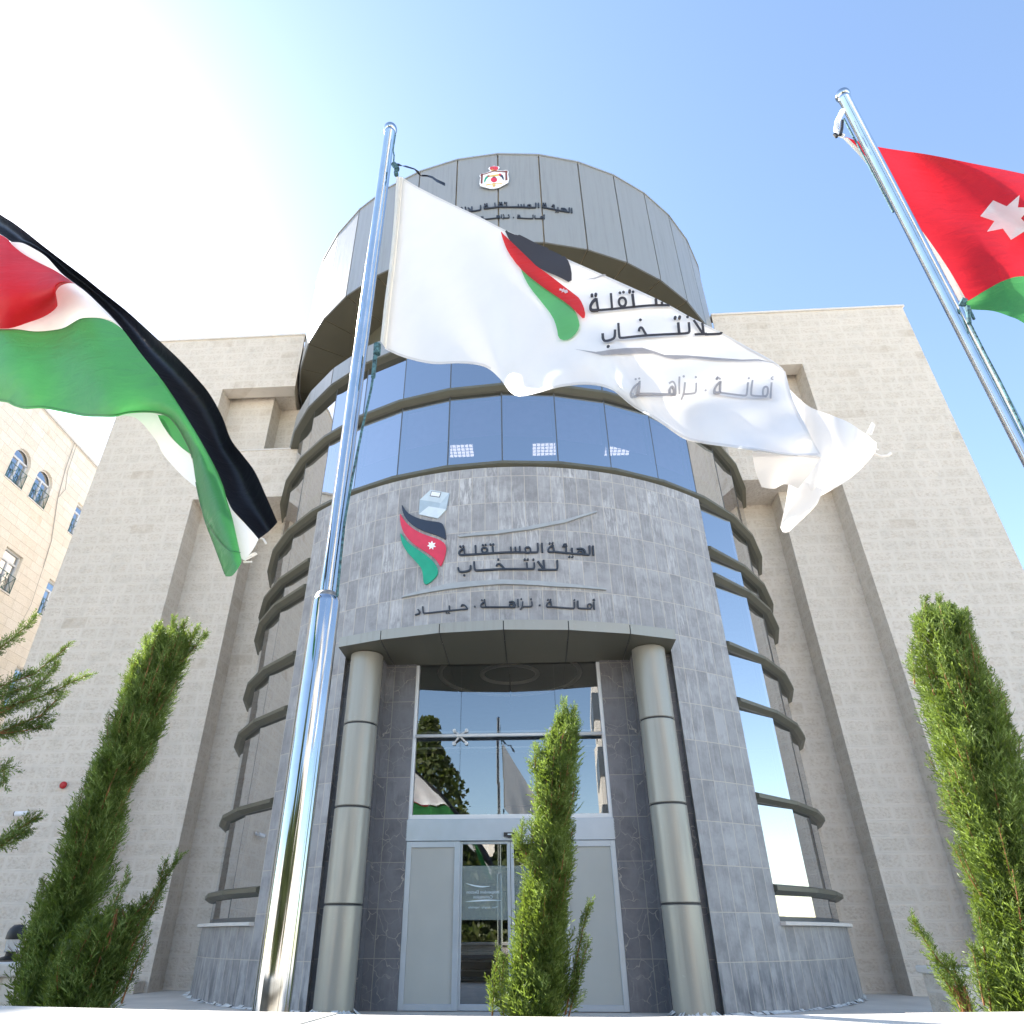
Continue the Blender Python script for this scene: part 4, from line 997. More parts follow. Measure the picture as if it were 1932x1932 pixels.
for pts in ([(1770,935),(1780,915),(1787,900)], [(1778,938),(1786,918),(1790,905)], [(1790,1005),(1815,1015),(1838,1012),(1850,1004)], [(1795,990),(1806,994)]): rope(mb, C8(pts), 2.42, .006)
child(mb, 'torn_thread', M['c_white'], wflag, wiv)
M['hem'] = cloth('cloth_hem', (.70,.685,.67), .05, wrinkle=.1)
for pts in (wb, wr, wt):
    q = [(x, y - 2.5) if pts is wb else (x - 2.5, y) if pts is wr else (x, y + 2.5) for x, y in [(p.x, p.y) for p in crv(pts, 60)]]
    mb = MB(); ribbon(mb, q, 3.4, SW, .004, step=6); child(mb, 'hem', M['hem'], wflag, wiv, smooth=True)
f_blk = [(497,222),(560,250),(620,283),(680,304),(718,328),(733,370),(733,420),(690,395),(640,375),(590,345),(550,310),(520,270)]
f_red = [(487,232),(500,250),(520,290),(560,328),(600,350),(650,385),(700,425),(740,455),(765,475),(783,520),(780,548),(755,522),(720,490),(660,450),(600,405),(550,360),(515,310),(498,270)]
f_grn = [(552,342),(580,370),(640,420),(700,470),(740,500),(760,540),(765,570),(745,600),(715,617),(690,608),(685,570),(670,530),(630,480),(590,430),(565,385)]
for pts, mt, of in ((f_blk,'p_black',.013),(f_red,'p_red',.016),(f_grn,'p_green',.010)):
    mb = MB(); fill(mb, chaikin(C8(pts), 1, True), SW, of, 0, 5); child(mb, 'printed_emblem', M[mt], wflag, wiv, smooth=True)
mb = MB(); fill(mb, C8(star7(706,447,15,6,.4,1,.7,.6)), SW, .019, 0, 5); child(mb, 'printed_star', M['p_white'], wflag, wiv)
C6 = lambda x, y: (1085 + x*.2088, 486.9 + y*.2088)
def aff(src, dst):
    (x0,y0),(x1,y1),(x2,y2) = src; A = Matrix(((x0,y0,1),(x1,y1,1),(x2,y2,1))).inverted()
    cxx = A @ Vector([d[0] for d in dst]); cyy = A @ Vector([d[1] for d in dst])
    return lambda q: (cxx[0]*q[0]+cxx[1]*q[1]+cxx[2], cyy[0]*q[0]+cyy[1]*q[1]+cyy[2])
a1 = aff([(190,298),(765,266),(322,180)], [C6(205,493),C6(725,447),C6(322,340)])
a2 = aff([(680,475),(1348,480),(1172,362)], [C6(640,725),C6(1322,692),C6(1140,556)])
a3 = aff([(1808,978),(1275,946),(1800,882)], [C6(1765,1290),C6(1300,1243),C6(1771,1142)])
def sq(q): return (680 + (q[0]-680)*.66, q[1] - max(0, 680-q[0])*.03) if q[0] < 680 else q
for st, f, mt, w in ((LINE1B, a1, 'p_black', 4.6), (LINE2, lambda q: a2(sq(q)), 'p_black', 4.6), (LINE3A, a3, 'p_grey', 3.8), (LINE3D, a3, 'p_grey', 3.6), (LINE3P[:1], a3, 'p_grey', 3.6)):
    child(strokes_mesh(st, SW, w, .010, .010, f, step=5), 'printed_lettering', M[mt], wflag, wiv)
for pts in ([(0,835),(200,858),(450,828),(600,824),(720,858),(800,888),(1000,893),(1250,915),(1500,933),(1650,928),(1830,970),(1650,942),(1500,947),(1250,938),(1050,917),(900,930),(820,914),(700,876),(450,880),(250,885)], [(80,208),(180,188),(280,148),(322,160),(280,166),(180,200)]):
    mb = MB(); fill(mb, [C6(*p) for p in pts], SW, .009, 0, 5); child(mb, 'printed_swoosh', M['p_grey'], wflag, wiv)
# striped flag at the left
lroot = at_d(-120, 400, 3.2); lf = empty('striped_flag', lroot); tag(lf, 'black, white and green striped flag with a red triangle curling down at the left edge', 'flag'); liv = Matrix.Translation(-lroot)
def d_l(x, y): return 3.2 - .32*sst(x, -200, 150) - .10*sst(x, 150, 520) + .05*math.sin(x*.016 + y*.009) + .03*math.sin(x*.041 - y*.013)
def sheet_l(top, bot, left, right, nu=90, nv=24, bulge=0.0, off=0.0):
    return sheet_px(top, bot, left, right, lambda x, y, u, v: d_l(x, y) + off + bulge*math.sin(math.pi*v), nu, nv)
def sheet_px(top, bot, left, right, df, nu, nv):
    T_, B_, L_, R2 = crv(top, nu), crv(bot, nu), crv(left, nv), crv(right, nv); mb = MB()
    for j in range(nv+1):
        for i in range(nu+1):
            u, v = i/nu, j/nv
            p = (1-v)*T_[i]+v*B_[i]+(1-u)*L_[j]+u*R2[j]-((1-u)*(1-v)*T_[0]+u*(1-v)*T_[-1]+(1-u)*v*B_[0]+u*v*B_[-1])
            mb.v.append(at_d(p.x, p.y, df(p.x, p.y, u, v)))
    for j in range(nv):
        for i in range(nu):
            a = j*(nu+1)+i; mb.f.append((a, a+nu+1, a+nu+2, a+1)); mb.m.append(0); mb.uv.append(None)
    return mb
blk_top = C3([(-220,-10),(0,142),(60,180),(130,232),(200,288),(300,365),(400,440),(480,505),(600,600),(700,690),(770,755),(850,830),(930,915),(1000,1000),(1060,1110),(1100,1215),(1160,1295),(1215,1370),(1270,1490),(1322,1610)])
blk_bot = C3([(-360,60),(0,238),(45,272),(100,278),(150,300),(220,345),(300,430),(400,505),(470,570),(540,640),(580,690),(620,740),(680,820),(760,920),(830,1020),(900,1130),(960,1230),(1020,1340),(1060,1430),(1085,1520),(1180,1630),(1232,1690)])
grn_top = C3([(-700,690),(-300,690),(0,690),(80,690),(160,700),(230,697),(300,685),(345,660),(380,640),(420,635),(480,638),(530,655),(580,688),(620,738),(680,818),(760,918),(830,1018),(900,1128),(960,1228),(1020,1338),(1060,1428),(1086,1520),(1110,1600),(1130,1700),(1142,1765)])
grn_bot = C3([(-960,1030),(-400,1010),(0,1035),(60,1055),(120,1070),(200,1068),(300,1085),(400,1105),(480,1108),(550,1108),(600,1094),(680,1088),(745,1092),(800,1110),(845,1160),(885,1230),(915,1300),(930,1400),(950,1500),(965,1560),(985,1630),(1020,1720),(1050,1800),(1075,1868)])
child(sheet_l(blk_top, blk_bot, [blk_top[0],blk_bot[0]], [blk_top[-1],C3([(1285,1650)])[0],blk_bot[-1]], 120, 20, .10, .05), 'black_stripe', M['c_black'], lf, liv, smooth=True)
child(sheet_l(grn_top, grn_bot, [grn_top[0],grn_bot[0]], [grn_top[-1],C3([(1150,1800)])[0],C3([(1110,1862)])[0],grn_bot[-1]], 130, 26, -.07), 'green_stripe', M['c_green'], lf, liv, smooth=True)
gbv = bvh(sheet_l(grn_top, grn_bot, [grn_top[0],grn_bot[0]], [grn_top[-1],C3([(1150,1800)])[0],C3([(1110,1862)])[0],grn_bot[-1]], 130, 26, -.07)); SG = S_on(gbv)
M['hem_g'] = cloth('cloth_green_hem', (.03,.16,.05), .08, wrinkle=.1)
mb = MB(); ribbon(mb, [(p.x, p.y - 4) for p in crv(grn_bot, 90)], 1.4, SG, .004, step=6); child(mb, 'hem', M['hem_g'], lf, liv, smooth=True)
mb = MB(); ribbon(mb, C3([(985,1600),(1020,1660),(1060,1715),(1100,1748),(1142,1757)]), 1.6, SG, .005, step=6); child(mb, 'hem', M['hem_g'], lf, liv, smooth=True)
# white stripe between black and green, and its loose end
wh_bot = C3([(-700,690),(-300,690),(0,690),(80,690),(160,700),(230,697),(300,685),(345,660),(380,640),(420,635),(480,638),(530,655),(582,692)])
wh_top = C3([(-360,60),(0,238),(45,272),(100,278),(150,300),(220,345),(300,430),(400,505),(470,570),(540,640),(585,690)])
child(sheet_l(wh_top, wh_bot, [wh_top[0],wh_bot[0]], [wh_top[-1],wh_bot[-1]], 80, 26, -.03, .035), 'white_stripe', M['c_white'], lf, liv, smooth=True)
child(sheet_l(C3([(1070,1470),(1110,1555),(1180,1630),(1232,1690)]), C3([(1085,1540),(1112,1620),(1130,1700),(1140,1770),(1165,1792)]), C3([(1070,1470),(1085,1540)]), C3([(1232,1690),(1205,1740),(1165,1792)]), 30, 14, 0, .03), 'white_stripe', M['c_white'], lf, liv, smooth=True)
red_top = C3([(-560,120),(-260,150),(0,240),(60,290),(110,330),(180,370),(260,410),(330,455),(400,508)])
red_bot = C3([(-700,660),(-300,690),(0,688),(60,683),(130,660),(200,635),(250,605),(275,575),(264,535),(272,500),(300,478),(350,472),(400,508)])
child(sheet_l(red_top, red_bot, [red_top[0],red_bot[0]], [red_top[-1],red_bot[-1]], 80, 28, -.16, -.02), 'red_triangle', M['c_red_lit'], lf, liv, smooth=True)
child(sheet_l(C3([(755,1098),(800,1108),(846,1160),(888,1230),(908,1284)]), C3([(750,1096),(772,1142),(812,1200),(860,1250),(908,1286)]), C3([(755,1098),(750,1096)]), C3([(908,1284),(908,1286)]), 24, 8, 0, .06), 'folded_underside', M['c_green'], lf, liv, smooth=True)
child(sheet_l(C3([(600,1092),(680,1090),(752,1100),(800,1190),(860,1250),(905,1290),(918,1330),(932,1400),(946,1450)]), C3([(560,1105),(650,1115),(740,1215),(780,1290),(870,1390),(946,1452)]), C3([(600,1092),(560,1105)]), C3([(946,1450),(946,1452)]), 40, 10, 0, .12), 'white_underside', M['c_white'], lf, liv, smooth=True)
mb = MB()
for pts in ([(1235,1683),(1255,1690),(1268,1712)], [(1165,1790),(1195,1775),(1225,1760)], [(1160,1800),(1180,1800),(1200,1798)], [(1170,1785),(1200,1762),(1218,1757)]): rope(mb, C3(pts), 2.85, .005)
child(mb, 'torn_thread', M['c_white'], lf, liv)
# red flag at the right
rroot = at_d(1640, 280, 3.2); rf = empty('red_flag', rroot); tag(rf, 'red and green flag with a white seven pointed star on the right flagpole', 'flag'); riv = Matrix.Translation(-rroot)
def d_r(x, y, u, v): return 3.29 - .05*u + .05*k_(u)*math.sin(7*u + 3*v) + .04*k_(u)*math.sin(13*u - 5*v)
def k_(u): return min(1, u*5)
r_top = C7([(200,300),(345,346),(600,386),(800,426),(1054,478),(1400,560),(1750,690)])
r_bot = C7([(752,1075),(785,1082),(870,1032),(960,985),(1054,965),(1250,985),(1500,900),(1752,700)])
r_left = C7([(200,300),(330,430),(440,600),(560,740),(680,920),(752,1075)])
rm = sheet_px(r_top, r_bot, r_left, [r_top[-1], r_bot[-1]], d_r, 100, 44); rbv = bvh(rm); SR = S_on(rbv)
child(rm, 'red_triangle', M['c_red'], rf, riv, smooth=True)
g_bot = C7([(760,1085),(785,1120),(900,1130),(980,1155),(1054,1190),(1250,1330),(1500,1450),(1900,1500)])
gm = sheet_px(r_bot, g_bot, [r_bot[0], g_bot[0]], C7([(1752,700),(1850,1100),(1900,1500)]), lambda x, y, u, v: d_r(x, y, u, 1.0) + .03*math.sin(v*3 + u*6)*v, 80, 22)
child(gm, 'green_stripe', M['c_green'], rf, riv, smooth=True)
child(sheet_px(C7([(186,304),(214,306)]), C7([(742,1082),(778,1076)]), C7([(186,304),(310,440),(420,620),(540,770),(660,940),(742,1082)]), C7([(214,306),(336,436),(446,606),(566,748),(690,925),(778,1076)]), lambda x, y, u, v: 3.285, 6, 40), 'sleeve', M['c_sleeve'], rf, riv, smooth=True)
mb = MB(); pts = C7([(1030,582),(1024,640),(1085,640),(1040,690),(1085,735),(1012,738),(988,796),(950,742),(874,757),(910,706),(842,683),(915,660),(908,605),(972,634)])
fill(mb, pts, SR, .006, 0, 9); child(mb, 'star', M['p_white'], rf, riv)

# ------------------------------------------------------------------ cypresses
def make_spray(rg, n=11):
    # a feathery spray: side branchlets, each with a few scale-leaf tips; (start, end, half width) in spray units along +Z
    Q = []
    for i in range(n):
        t = (i+.4)/n; a = i*2.4 + rg.uniform(-.4,.4); ln = (.30*(1-t)**.6 + .09)*rg.uniform(.8,1.25); ti = rg.uniform(.45,.75)
        o = Vector((math.cos(a), math.sin(a), 0)); d = Vector((0,0,1))*math.cos(ti) + o*math.sin(ti); b = Vector((0,0,t))
        Q.append((b, b + d*ln, .013))
        side = d.cross(o).normalized()
        for k in range(3 if ln > .2 else 2):
            f = .3 + .22*k; s = side if k % 2 else -side; dd = (d*.82 + s*.55 + o*rg.uniform(-.1,.25)).normalized()
            Q.append((b + d*ln*f, b + d*ln*f + dd*ln*rg.uniform(.38,.52), .012))
    Q.append((Vector((0,0,.45)), Vector((0,0,1.05)), .012))
    return Q
SPR = [make_spray(random.Random(i)) for i in range(10)]
def add_spray(V, Fc, P, D, ln, rg, w=1.0):
    D = D.normalized(); a = Vector((0,0,1)) if abs(D.z) < .95 else Vector((1,0,0)); X0 = D.cross(a).normalized(); Y0 = D.cross(X0)
    r = rg.uniform(0, 6.28); X = X0*math.cos(r) + Y0*math.sin(r); Y = D.cross(X)
    for b, e, wd in SPR[rg.randrange(10)]:
        p = P + (X*b.x + Y*b.y + D*b.z)*ln; q = P + (X*e.x + Y*e.y + D*e.z)*ln
        d = q - p; s = d.cross(Vector((rg.uniform(-1,1), rg.uniform(-1,1), rg.uniform(-1,1)))); L2 = s.length
        if L2 < 1e-9: continue
        s *= max(.0019, wd*ln*w)/L2; m = p.lerp(q, .6); i = len(V)
        V += [tuple(p), tuple(m+s), tuple(q), tuple(m-s)]; Fc.append((i,i+1,i+2,i+3))
def raw(V, Fc, name, mat, parent, inv_loc):
    me = bpy.data.meshes.new(name); me.from_pydata([(x-inv_loc.x, y-inv_loc.y, z-inv_loc.z) for x, y, z in V], [], Fc); me.materials.append(mat); me.update()
    o = bpy.data.objects.new(name, me); COL.objects.link(o); o.parent = parent; return o
def depth_of(P): q = P - ORG; return q.y*CP + q.z*SP
def cypress(name, label, rows, d, n, shoots=(), seed=1, T=lambda x, y: (x, y), extra_group=None, ln=(.12,.23), cat='tree'):
    rg = random.Random(seed); sp = []
    for y, xl, xr in rows:
        a = T(xl, y); b = T(xr, y); P = at_d((a[0]+b[0])/2, a[1], d); R = abs(b[0]-a[0])/2*depth_of(P)/FPX*.84; sp.append((P, R))
    sp.sort(key=lambda q: q[0].z)
    lo = sp[0][0]
    if lo.z > .52: sp.insert(0, (Vector((lo.x - (sp[1][0].x-lo.x)*.3, lo.y, .5)), sp[0][1]*.85))
    root_p = Vector((sp[0][0].x, sp[0][0].y, .5)); r = empty(name, root_p); tag(r, label, cat, extra_group)
    def at_t(z):
        for i in range(len(sp)-1):
            if sp[i][0].z <= z <= sp[i+1][0].z:
                f = (z-sp[i][0].z)/max(1e-6, sp[i+1][0].z-sp[i][0].z); return sp[i][0].lerp(sp[i+1][0], f), sp[i][1]*(1-f)+sp[i+1][1]*f
        return sp[-1]
    z0, z1 = sp[0][0].z, sp[-1][0].z; V, Fc = [], []
    Rm = max(q[1] for q in sp); k = 0
    lump = [(rg.uniform(0,6.28), rg.uniform(z0,z1)) for _ in range(26)]
    while k < n*.72:
        z = z0 + (z1-z0)*rg.random()**.92
        c, R = at_t(z)
        if rg.random() > (R/Rm)**1.15 + .06: continue
        hf = (z-z0)/(z1-z0)
        if hf > .62 and rg.random() < (hf-.62)*1.5: continue
        a = rg.uniform(0, 6.28); q = math.sqrt(rg.uniform(.10, 1.0))
        lm = .86 + .2*max(math.cos(a-la)*math.exp(-((z-lz)/.16)**2) for la, lz in lump)
        l = rg.uniform(*ln) * (.75 + .5*min(1, R/.15)); ti = rg.uniform(.06,.44)
        o = Vector((math.cos(a), math.sin(a), 0))
        D = Vector((0,0,1))*math.cos(ti) + o*math.sin(ti) + Vector((rg.gauss(0,.08), rg.gauss(0,.08), 0))
        P = c + o*(max(0, R*lm*q - l*math.sin(ti)*.85)) - Vector((0,0,l*.55))
        if P.z + l > z1 + .02: P.z = z1 + .02 - l
        if P.z < .48: P.z = .48
        add_spray(V, Fc, P, D, l, rg); k += 1
    axis = [p for p, R in sp]; TW = MB(); sh = 0
    for s in shoots:                                            # long single leaders standing clear of the crown
        pts = [at_d(*T(*q[:2]), d + (q[2] if len(q) > 2 else 0)) for q in s]
        q2 = []
        for i in range(len(pts)-1):
            for j in range(6): q2.append(pts[i].lerp(pts[i+1], j/6))
        q2.append(pts[-1]); TW.tube(q2, [.0042*(1-.75*i/len(q2)) + .0008 for i in range(len(q2))], 6)
        tot = sum((q2[i+1]-q2[i]).length for i in range(len(q2)-1)); m = int(tot/.0075)
        for i in range(m):
            f = (i+.5)/m; x = f*(len(q2)-1); j = min(int(x), len(q2)-2); P = q2[j].lerp(q2[j+1], x-j); D = (q2[j+1]-q2[j]).normalized()
            a = rg.uniform(0, 6.28); px_ = D.cross(Vector((0,1,.2))).normalized(); py_ = D.cross(px_)
            o = px_*math.cos(a) + py_*math.sin(a); ti = rg.uniform(.25,.62)
            l = rg.uniform(.06,.12) * (1.25 - .7*f)
            add_spray(V, Fc, P, D*math.cos(ti) + o*math.sin(ti), l, rg, 1.25)
    def along(q2, r0, dens, l0, l1):
        TW.tube(q2, [r0*(1-.8*i/len(q2)) + .0007 for i in range(len(q2))], 5)
        for i in range(dens):
            x = (i+.5)/dens*(len(q2)-1); j = min(int(x), len(q2)-2); P = q2[j].lerp(q2[j+1], x-j); D = (q2[j+1]-q2[j]).normalized()
            a = i*2.4 + rg.uniform(-.4,.4); o = Vector((math.cos(a), math.sin(a), 0)); ti = rg.uniform(.15,.5)
            add_spray(V, Fc, P, D*math.cos(ti) + o*math.sin(ti), rg.uniform(l0, l1)*(1.2 - .6*(i+.5)/dens), rg, 1.35)
    nl = int(26*(z1-z0)) if n > 500 else 0
    for i in range(nl):                                          # upright leaders whose tips break the outline
        zb = z0 + (z1-z0)*rg.uniform(.05, .93)**.8; c, R = at_t(zb); a = rg.uniform(0, 6.28); o = Vector((math.cos(a), math.sin(a), 0))
        zt = min(zb + rg.uniform(.22,.42), z1 - rg.uniform(.0,.09)); c2, R2 = at_t(min(zt, z1)); f = rg.uniform(.75,1.12)
        p0 = c + o*R*.45; p1 = Vector((c2.x, c2.y, zt)) + o*max(R2, .03)*f*1.05
        along([p0, p0.lerp(p1,.35) + o*R*.12, p0.lerp(p1,.7) + o*R*.10, p1], .0035, 15, .07, .12)
    raw(V, Fc, 'foliage', M['leaf'], r, root_p)
    mb = MB(); mb.tube([p - root_p for p in axis], [max(.004, .026*(1-i/len(axis))) for i in range(len(axis))], 8); mb.build('trunk', M['bark'], r)
    for i in range(14):                                         # red-brown inner leaders that show through the gaps
        z = rg.uniform(z0, z0+(z1-z0)*.85); c, R = at_t(z); a = rg.uniform(0, 6.28); o = Vector((math.cos(a), math.sin(a), 0))
        c2, R2 = at_t(min(z1, z+.35)); TW.tube([c + o*R*.3, c.lerp(c2,.5) + o*R*.72, c2 + o*R2*.8], [.007,.005,.002], 6)
    TW.v = [v - root_p for v in TW.v]; TW.build('branches', M['twig'], r)
    return r
TC4 = lambda x, y: (626 + x*.406, 1147 + y*.406); TC5 = lambda x, y: (x*.424, 1113 + y*.424); TC6 = lambda x, y: (1306 + x*.424, 1113 + y*.424)
G = 'young cypresses in the planter'
cypress('cypress_tree', 'slim green cypress standing in front of the glass entrance doors', [(520,1058,1130),(600,1012,1156),(700,945,1158),(800,928,1145),(900,935,1138),(1000,928,1125),(1150,910,1128),(1300,875,1115),(1450,855,1115),(1600,835,1112),(1750,800,1118),(1890,770,1112)], 4.5, 2300,
    [[(1085,1890),(1120,1720),(1165,1500),(1198,1372)], [(1100,1900),(1125,1800),(1150,1690),(1190,1560)], [(745,1900),(752,1790),(770,1600)], [(800,1900),(790,1740),(800,1640)], [(930,1230),(885,1130),(862,1080)], [(905,1150),(880,1080),(885,1012)], [(1060,640),(1075,520),(1078,446)], [(1045,660),(1052,560),(1050,505)], [(1085,640),(1100,545),(1098,490)], [(1105,640),(1125,540),(1130,470)], [(960,800),(945,720),(942,645)]], 11, TC4, G)
cypress('cypress_tree', 'tall leaning cypress with a bushy side shoot by the left wall', [(185,715,815),(250,642,846),(300,592,842),(400,555,815),(500,505,785),(600,480,738),(700,455,698),(800,402,640),(900,352,598),(1000,312,570),(1100,262,555),(1200,236,530),(1300,225,500),(1400,150,450),(1500,105,420),(1600,85,405),(1700,60,400),(1850,20,390)], 4.6, 3000,
    [[(700,420),(800,330),(880,240),(912,200)], [(640,360),(700,230),(712,160)], [(730,300),(765,200),(775,132)], [(690,320),(700,230),(695,165)], [(800,260),(815,190),(822,150)], [(660,380),(660,270),(655,215)], [(800,320),(850,230),(872,170)], [(130,1560),(170,1420),(195,1300)], [(580,480),(570,400),(590,310)]], 12, TC5, G)
cypress('cypress_shrub', 'open green cypress shrub with bare orange stems at the foot of the leaning cypress', [(1420,470,560),(1500,400,640),(1600,290,615),(1700,210,575),(1780,195,550),(1860,190,535)], 4.1, 620,
    [[(480,1860),(560,1640),(640,1480),(720,1310),(792,1188)], [(400,1650),(450,1520),(505,1400),(570,1268)], [(520,1560),(600,1440),(690,1360),(735,1215)], [(330,1700),(400,1570),(440,1470)], [(500,1700),(560,1560),(660,1430)], [(540,1840),(590,1700),(650,1560)]], 13, TC5, None, cat='shrub')
cypress('cypress_tree', 'broad bright green cypress at the right edge in front of the limestone wing', [(95,1020,1180),(130,1002,1205),(200,982,1262),(300,978,1295),(400,1000,1342),(500,1022,1385),(600,1034,1420),(700,1062,1452),(800,1090,1480),(900,1090,1505),(1000,1120,1525),(1100,1142,1545),(1200,1172,1565),(1300,1222,1585),(1400,1252,1605),(1500,1282,1625),(1600,1290,1640),(1700,1290,1650),(1850,1290,1655)], 4.3, 3400,
    [[(1010,230),(1030,110),(1040,38)], [(1025,230),(1050,140),(1062,85)], [(1080,200),(1096,100),(1100,38)], [(1110,210),(1128,130),(1130,75)], [(1150,220),(1165,130),(1162,78)], [(1190,230),(1200,150),(1212,105)], [(1240,300),(1225,190),(1210,100)], [(1370,600),(1370,530),(1368,470)], [(990,420),(985,340),(975,265)], [(1300,1850),(1275,1720),(1245,1595)], [(1330,1880),(1300,1600),(1275,1430)]], 14, TC6, G)
cypress('cypress_shrub', 'thin single cypress shoot leaning left beside the right edge cypress', [(1760,1150,1220),(1800,1160,1235),(1870,1170,1255)], 4.0, 60,
    [[(1240,1875),(1160,1720),(1090,1640),(1030,1550),(985,1475)], [(1200,1860),(1140,1760),(1100,1700)], [(1230,1860),(1190,1740),(1150,1660)]], 15, TC6, None, cat='shrub')
lt = cypress('cypress_tree', 'cypress outside the left edge reaching feathery branches into view', [(200,-330,-190),(500,-420,-130),(900,-480,-110),(1300,-560,-170),(1850,-640,-260)], 3.4, 700,
    [[(-240,420),(-60,300),(60,215),(155,125)], [(-200,560),(0,430),(150,375),(298,255)], [(-200,640),(0,530),(200,470),(385,380)], [(-160,620),(60,520),(160,440),(250,330)], [(-160,720),(0,640),(120,625),(222,592)], [(-100,680),(80,600),(180,560),(270,470)], [(-180,900),(-60,840),(20,800),(15,860)], [(-160,1230),(0,1130),(90,1060),(162,1012)], [(-120,1200),(0,1140),(60,1100),(120,1075)], [(-100,520),(0,480),(60,450),(150,420)]], 16, TC5, G)

# ------------------------------------------------------------------ planters and lamp by the walls
def trough(name, p, w, dpt, h, rz, label):
    r = empty(name, p, rz); tag(r, label, 'planter')
    mb = MB(); mb.box(-w/2,w/2,-dpt/2,dpt/2,0,h-.09); bevel(mb.build('body', M['stone'], r), .01)
    mb = MB(); mb.box(-w/2-.05,w/2+.05,-dpt/2-.05,dpt/2+.05,h-.088,h); bevel(mb.build('rim', M['coping'], r), .02, 3)
    mb = MB(); mb.box(-w/2+.06,w/2-.06,-dpt/2+.06,dpt/2-.06,h-.02,h+.004); mb.build('earth', M['soil'], r)
    return r
def at_z(x, y, z): r_ = ray(x, y); return ORG + r_*((z-EYE)/r_.z)
pL = at_z(30, 1815, .80); trough('stone_planter', Vector((pL.x-.75, pL.y+.35, 0)), 1.5, .7, .80, -YAW, 'pale stone planter under the black lamp at the left edge')
pR = at_z(1790, 1826, .60); trough('stone_planter', Vector((pR.x+.95, pR.y+.4, 0)), 1.8, .8, .60, -YAW, 'pale stone trough behind the broad cypress at the right')
bl = Vector((pL.x-.22, pL.y+.28, .80)); lampo = empty('garden_lamp', bl); tag(lampo, 'black domed garden lamp with a clear cylinder at the left edge', 'lamp')
mb = MB(); mb.lathe([(.13,0),(.13,.03),(.10,.04),(.06,.05),(.06,.09),(.085,.10)], 32); smooth_angle(mb.build('base', M['black'], lampo), 40)
m_, t_, o_ = newmat('lamp_glass'); g_ = N(t_, 'BsdfPrincipled'); g_.inputs['Base Color'].default_value = (.75,.78,.8,1); g_.inputs['Roughness'].default_value = .1; tr_ = N(t_, 'BsdfTransparent'); mx_ = N(t_, 'MixShader'); mx_.inputs[0].default_value = .45; L(t_, tr_.outputs[0], mx_.inputs[1]); L(t_, g_.outputs[0], mx_.inputs[2]); L(t_, mx_.outputs[0], o_.inputs[0])
mb = MB(); mb.lathe([(.082,.10),(.10,.24)], 32); mb.build('lens', m_, lampo, True)
mb = MB(); mb.lathe([(.112,.235),(.115,.25),(.112,.31),(.095,.36),(.06,.395),(.0,.405)], 32); smooth_angle(mb.build('dome', M['black'], lampo), 50); lampo.scale = (.58,.58,.58)
cpv = Vector((pL.x-.02, pL.y+.10, .80)); cor = empty('spiky_plant', cpv); tag(cor, 'dark spiky leafed plant in the planter beside the lamp', 'plant')
mb = MB(); r3 = random.Random(4)
for i in range(34):
    a = r3.uniform(0,6.28); ti = r3.uniform(.15,1.1); l = r3.uniform(.16,.30); o = Vector((math.cos(a),math.sin(a),0)); D = Vector((0,0,1))*math.cos(ti)+o*math.sin(ti); s = D.cross(o).normalized()*.006
    mb.quad(-s, s, D*l*.6+s*.7, D*l*.6-s*.7); mb.poly([D*l*.6-s*.7, D*l*.6+s*.7, D*l - Vector((0,0,.25*l*math.sin(ti)))])
mb.build('leaves', M['cord'], cor)
ps = W(-7.72, P2-.22, 0); stp = MB(); stp.box(-.30,.30,-.2,.2,0,.20); o = stp.build('stone_block', M['stone'], None); o.location = ps; o.rotation_euler = (0,0,-YAW); tag(o, 'small square stone block on the paving at the foot of the left wall', 'block'); bevel(o, .01)

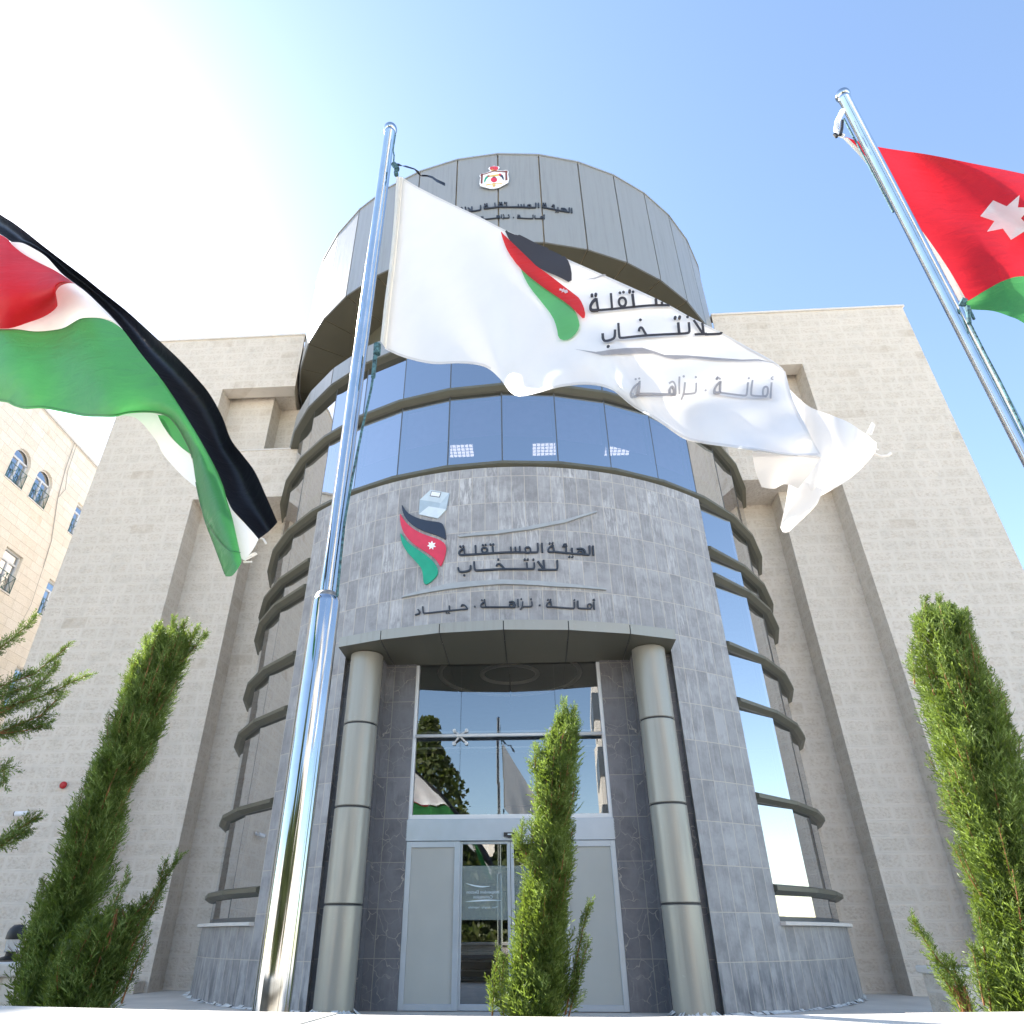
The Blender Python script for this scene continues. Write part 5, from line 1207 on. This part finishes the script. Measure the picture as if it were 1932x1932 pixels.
# ------------------------------------------------------------------ the other side of the street, met only in reflections
ob = empty('street_building', Vector((11, -19, 0))); tag(ob, 'grey stone building across the street mirrored in the entrance glass', 'building')
mb = MB(); mb.box(-8,9,-10,0,0,15); mb.build('wall', M['stone'], ob)
for k in range(4):
    mb = MB(); mb.box(-8.05,-4.2,-6,.05,2.6+3.3*k,4.3+3.3*k); mb.build('window_band', M['frame'], ob)
ob2 = empty('street_house', Vector((-16, -26, 0))); tag(ob2, 'cream stone house across the street mirrored in the steel poles', 'house')
mb = MB(); mb.box(-14,12,-8,0,0,6.5); mb.build('wall', M['stone_b'], ob2)
for k in range(6):
    mb = MB(); mb.box(-12+4*k,-10.4+4*k,-.2,.04,2.2,4.2); mb.build('window', M['frame'], ob2)
def broad(name, loc, h, r, seed, label):
    rg = random.Random(seed); t = empty(name, Vector(loc)); tag(t, label, 'tree', 'street trees mirrored in the glass')
    mb = MB(); mb.tube([(0,0,0),(.1,0,h*.25),(0,.1,h*.6),(.1,0,h*.9)], [.22,.18,.11,.03], 10); mb.build('trunk', M['bark'], t)
    V, Fc = [], []
    for i in range(5200):
        z = rg.random(); R = r*(.35+.9*math.sin(math.pi*min(1,(z*.92+.08)))**.8)*(.75+.25*math.sin(9*z+seed)); a = rg.uniform(0,6.28); q = rg.random()**.5
        P = Vector((math.cos(a)*R*q, math.sin(a)*R*q, h*(.22+.78*z))); s = rg.uniform(.045,.085)*(1.2 + r)
        X = Vector((rg.gauss(0,1),rg.gauss(0,1),rg.gauss(0,1))).normalized(); Y = X.cross(Vector((rg.gauss(0,1),rg.gauss(0,1),rg.gauss(0,1)))).normalized()
        i0 = len(V); V += [tuple(P-X*s), tuple(P+Y*s*.6), tuple(P+X*s), tuple(P-Y*s*.6)]; Fc.append((i0,i0+1,i0+2,i0+3))
    raw(V, Fc, 'crown', M['leaf_d'], t, Vector((0,0,0)))
broad('street_tree', Vector((-6.6,-13.5,0)), 11.5, 1.9, 3, 'tall narrow street tree mirrored on the left of the entrance glass')
broad('street_tree', Vector((-1.5,-10,0)), 5.2, 2.0, 4, 'low bushy street tree mirrored in the sliding doors')
broad('street_tree', Vector((-4.8,-9,0)), 6.0, 2.3, 5, 'round dark street tree mirrored at the foot of the sliding doors')
broad('street_tree', Vector((1.4,-10,0)), 5.0, 2.0, 6, 'dense street tree mirrored behind the central cypress')
broad('street_tree', Vector((-8.4,-9,0)), 4.2, 1.8, 8, 'leafy street tree mirrored in the lower steel pole')
broad('street_tree', Vector((5.5,-10.5,0)), 5.0, 1.8, 9, 'street tree mirrored in the right hand panes')
broad('street_shrub', Vector((-4.2,-7.5,0)), 2.3, 2.0, 12, 'low dark bush mirrored at the foot of the sliding doors')
broad('street_shrub', Vector((-1.6,-7.8,0)), 2.2, 1.9, 13, 'rounded street bush mirrored behind the central cypress')
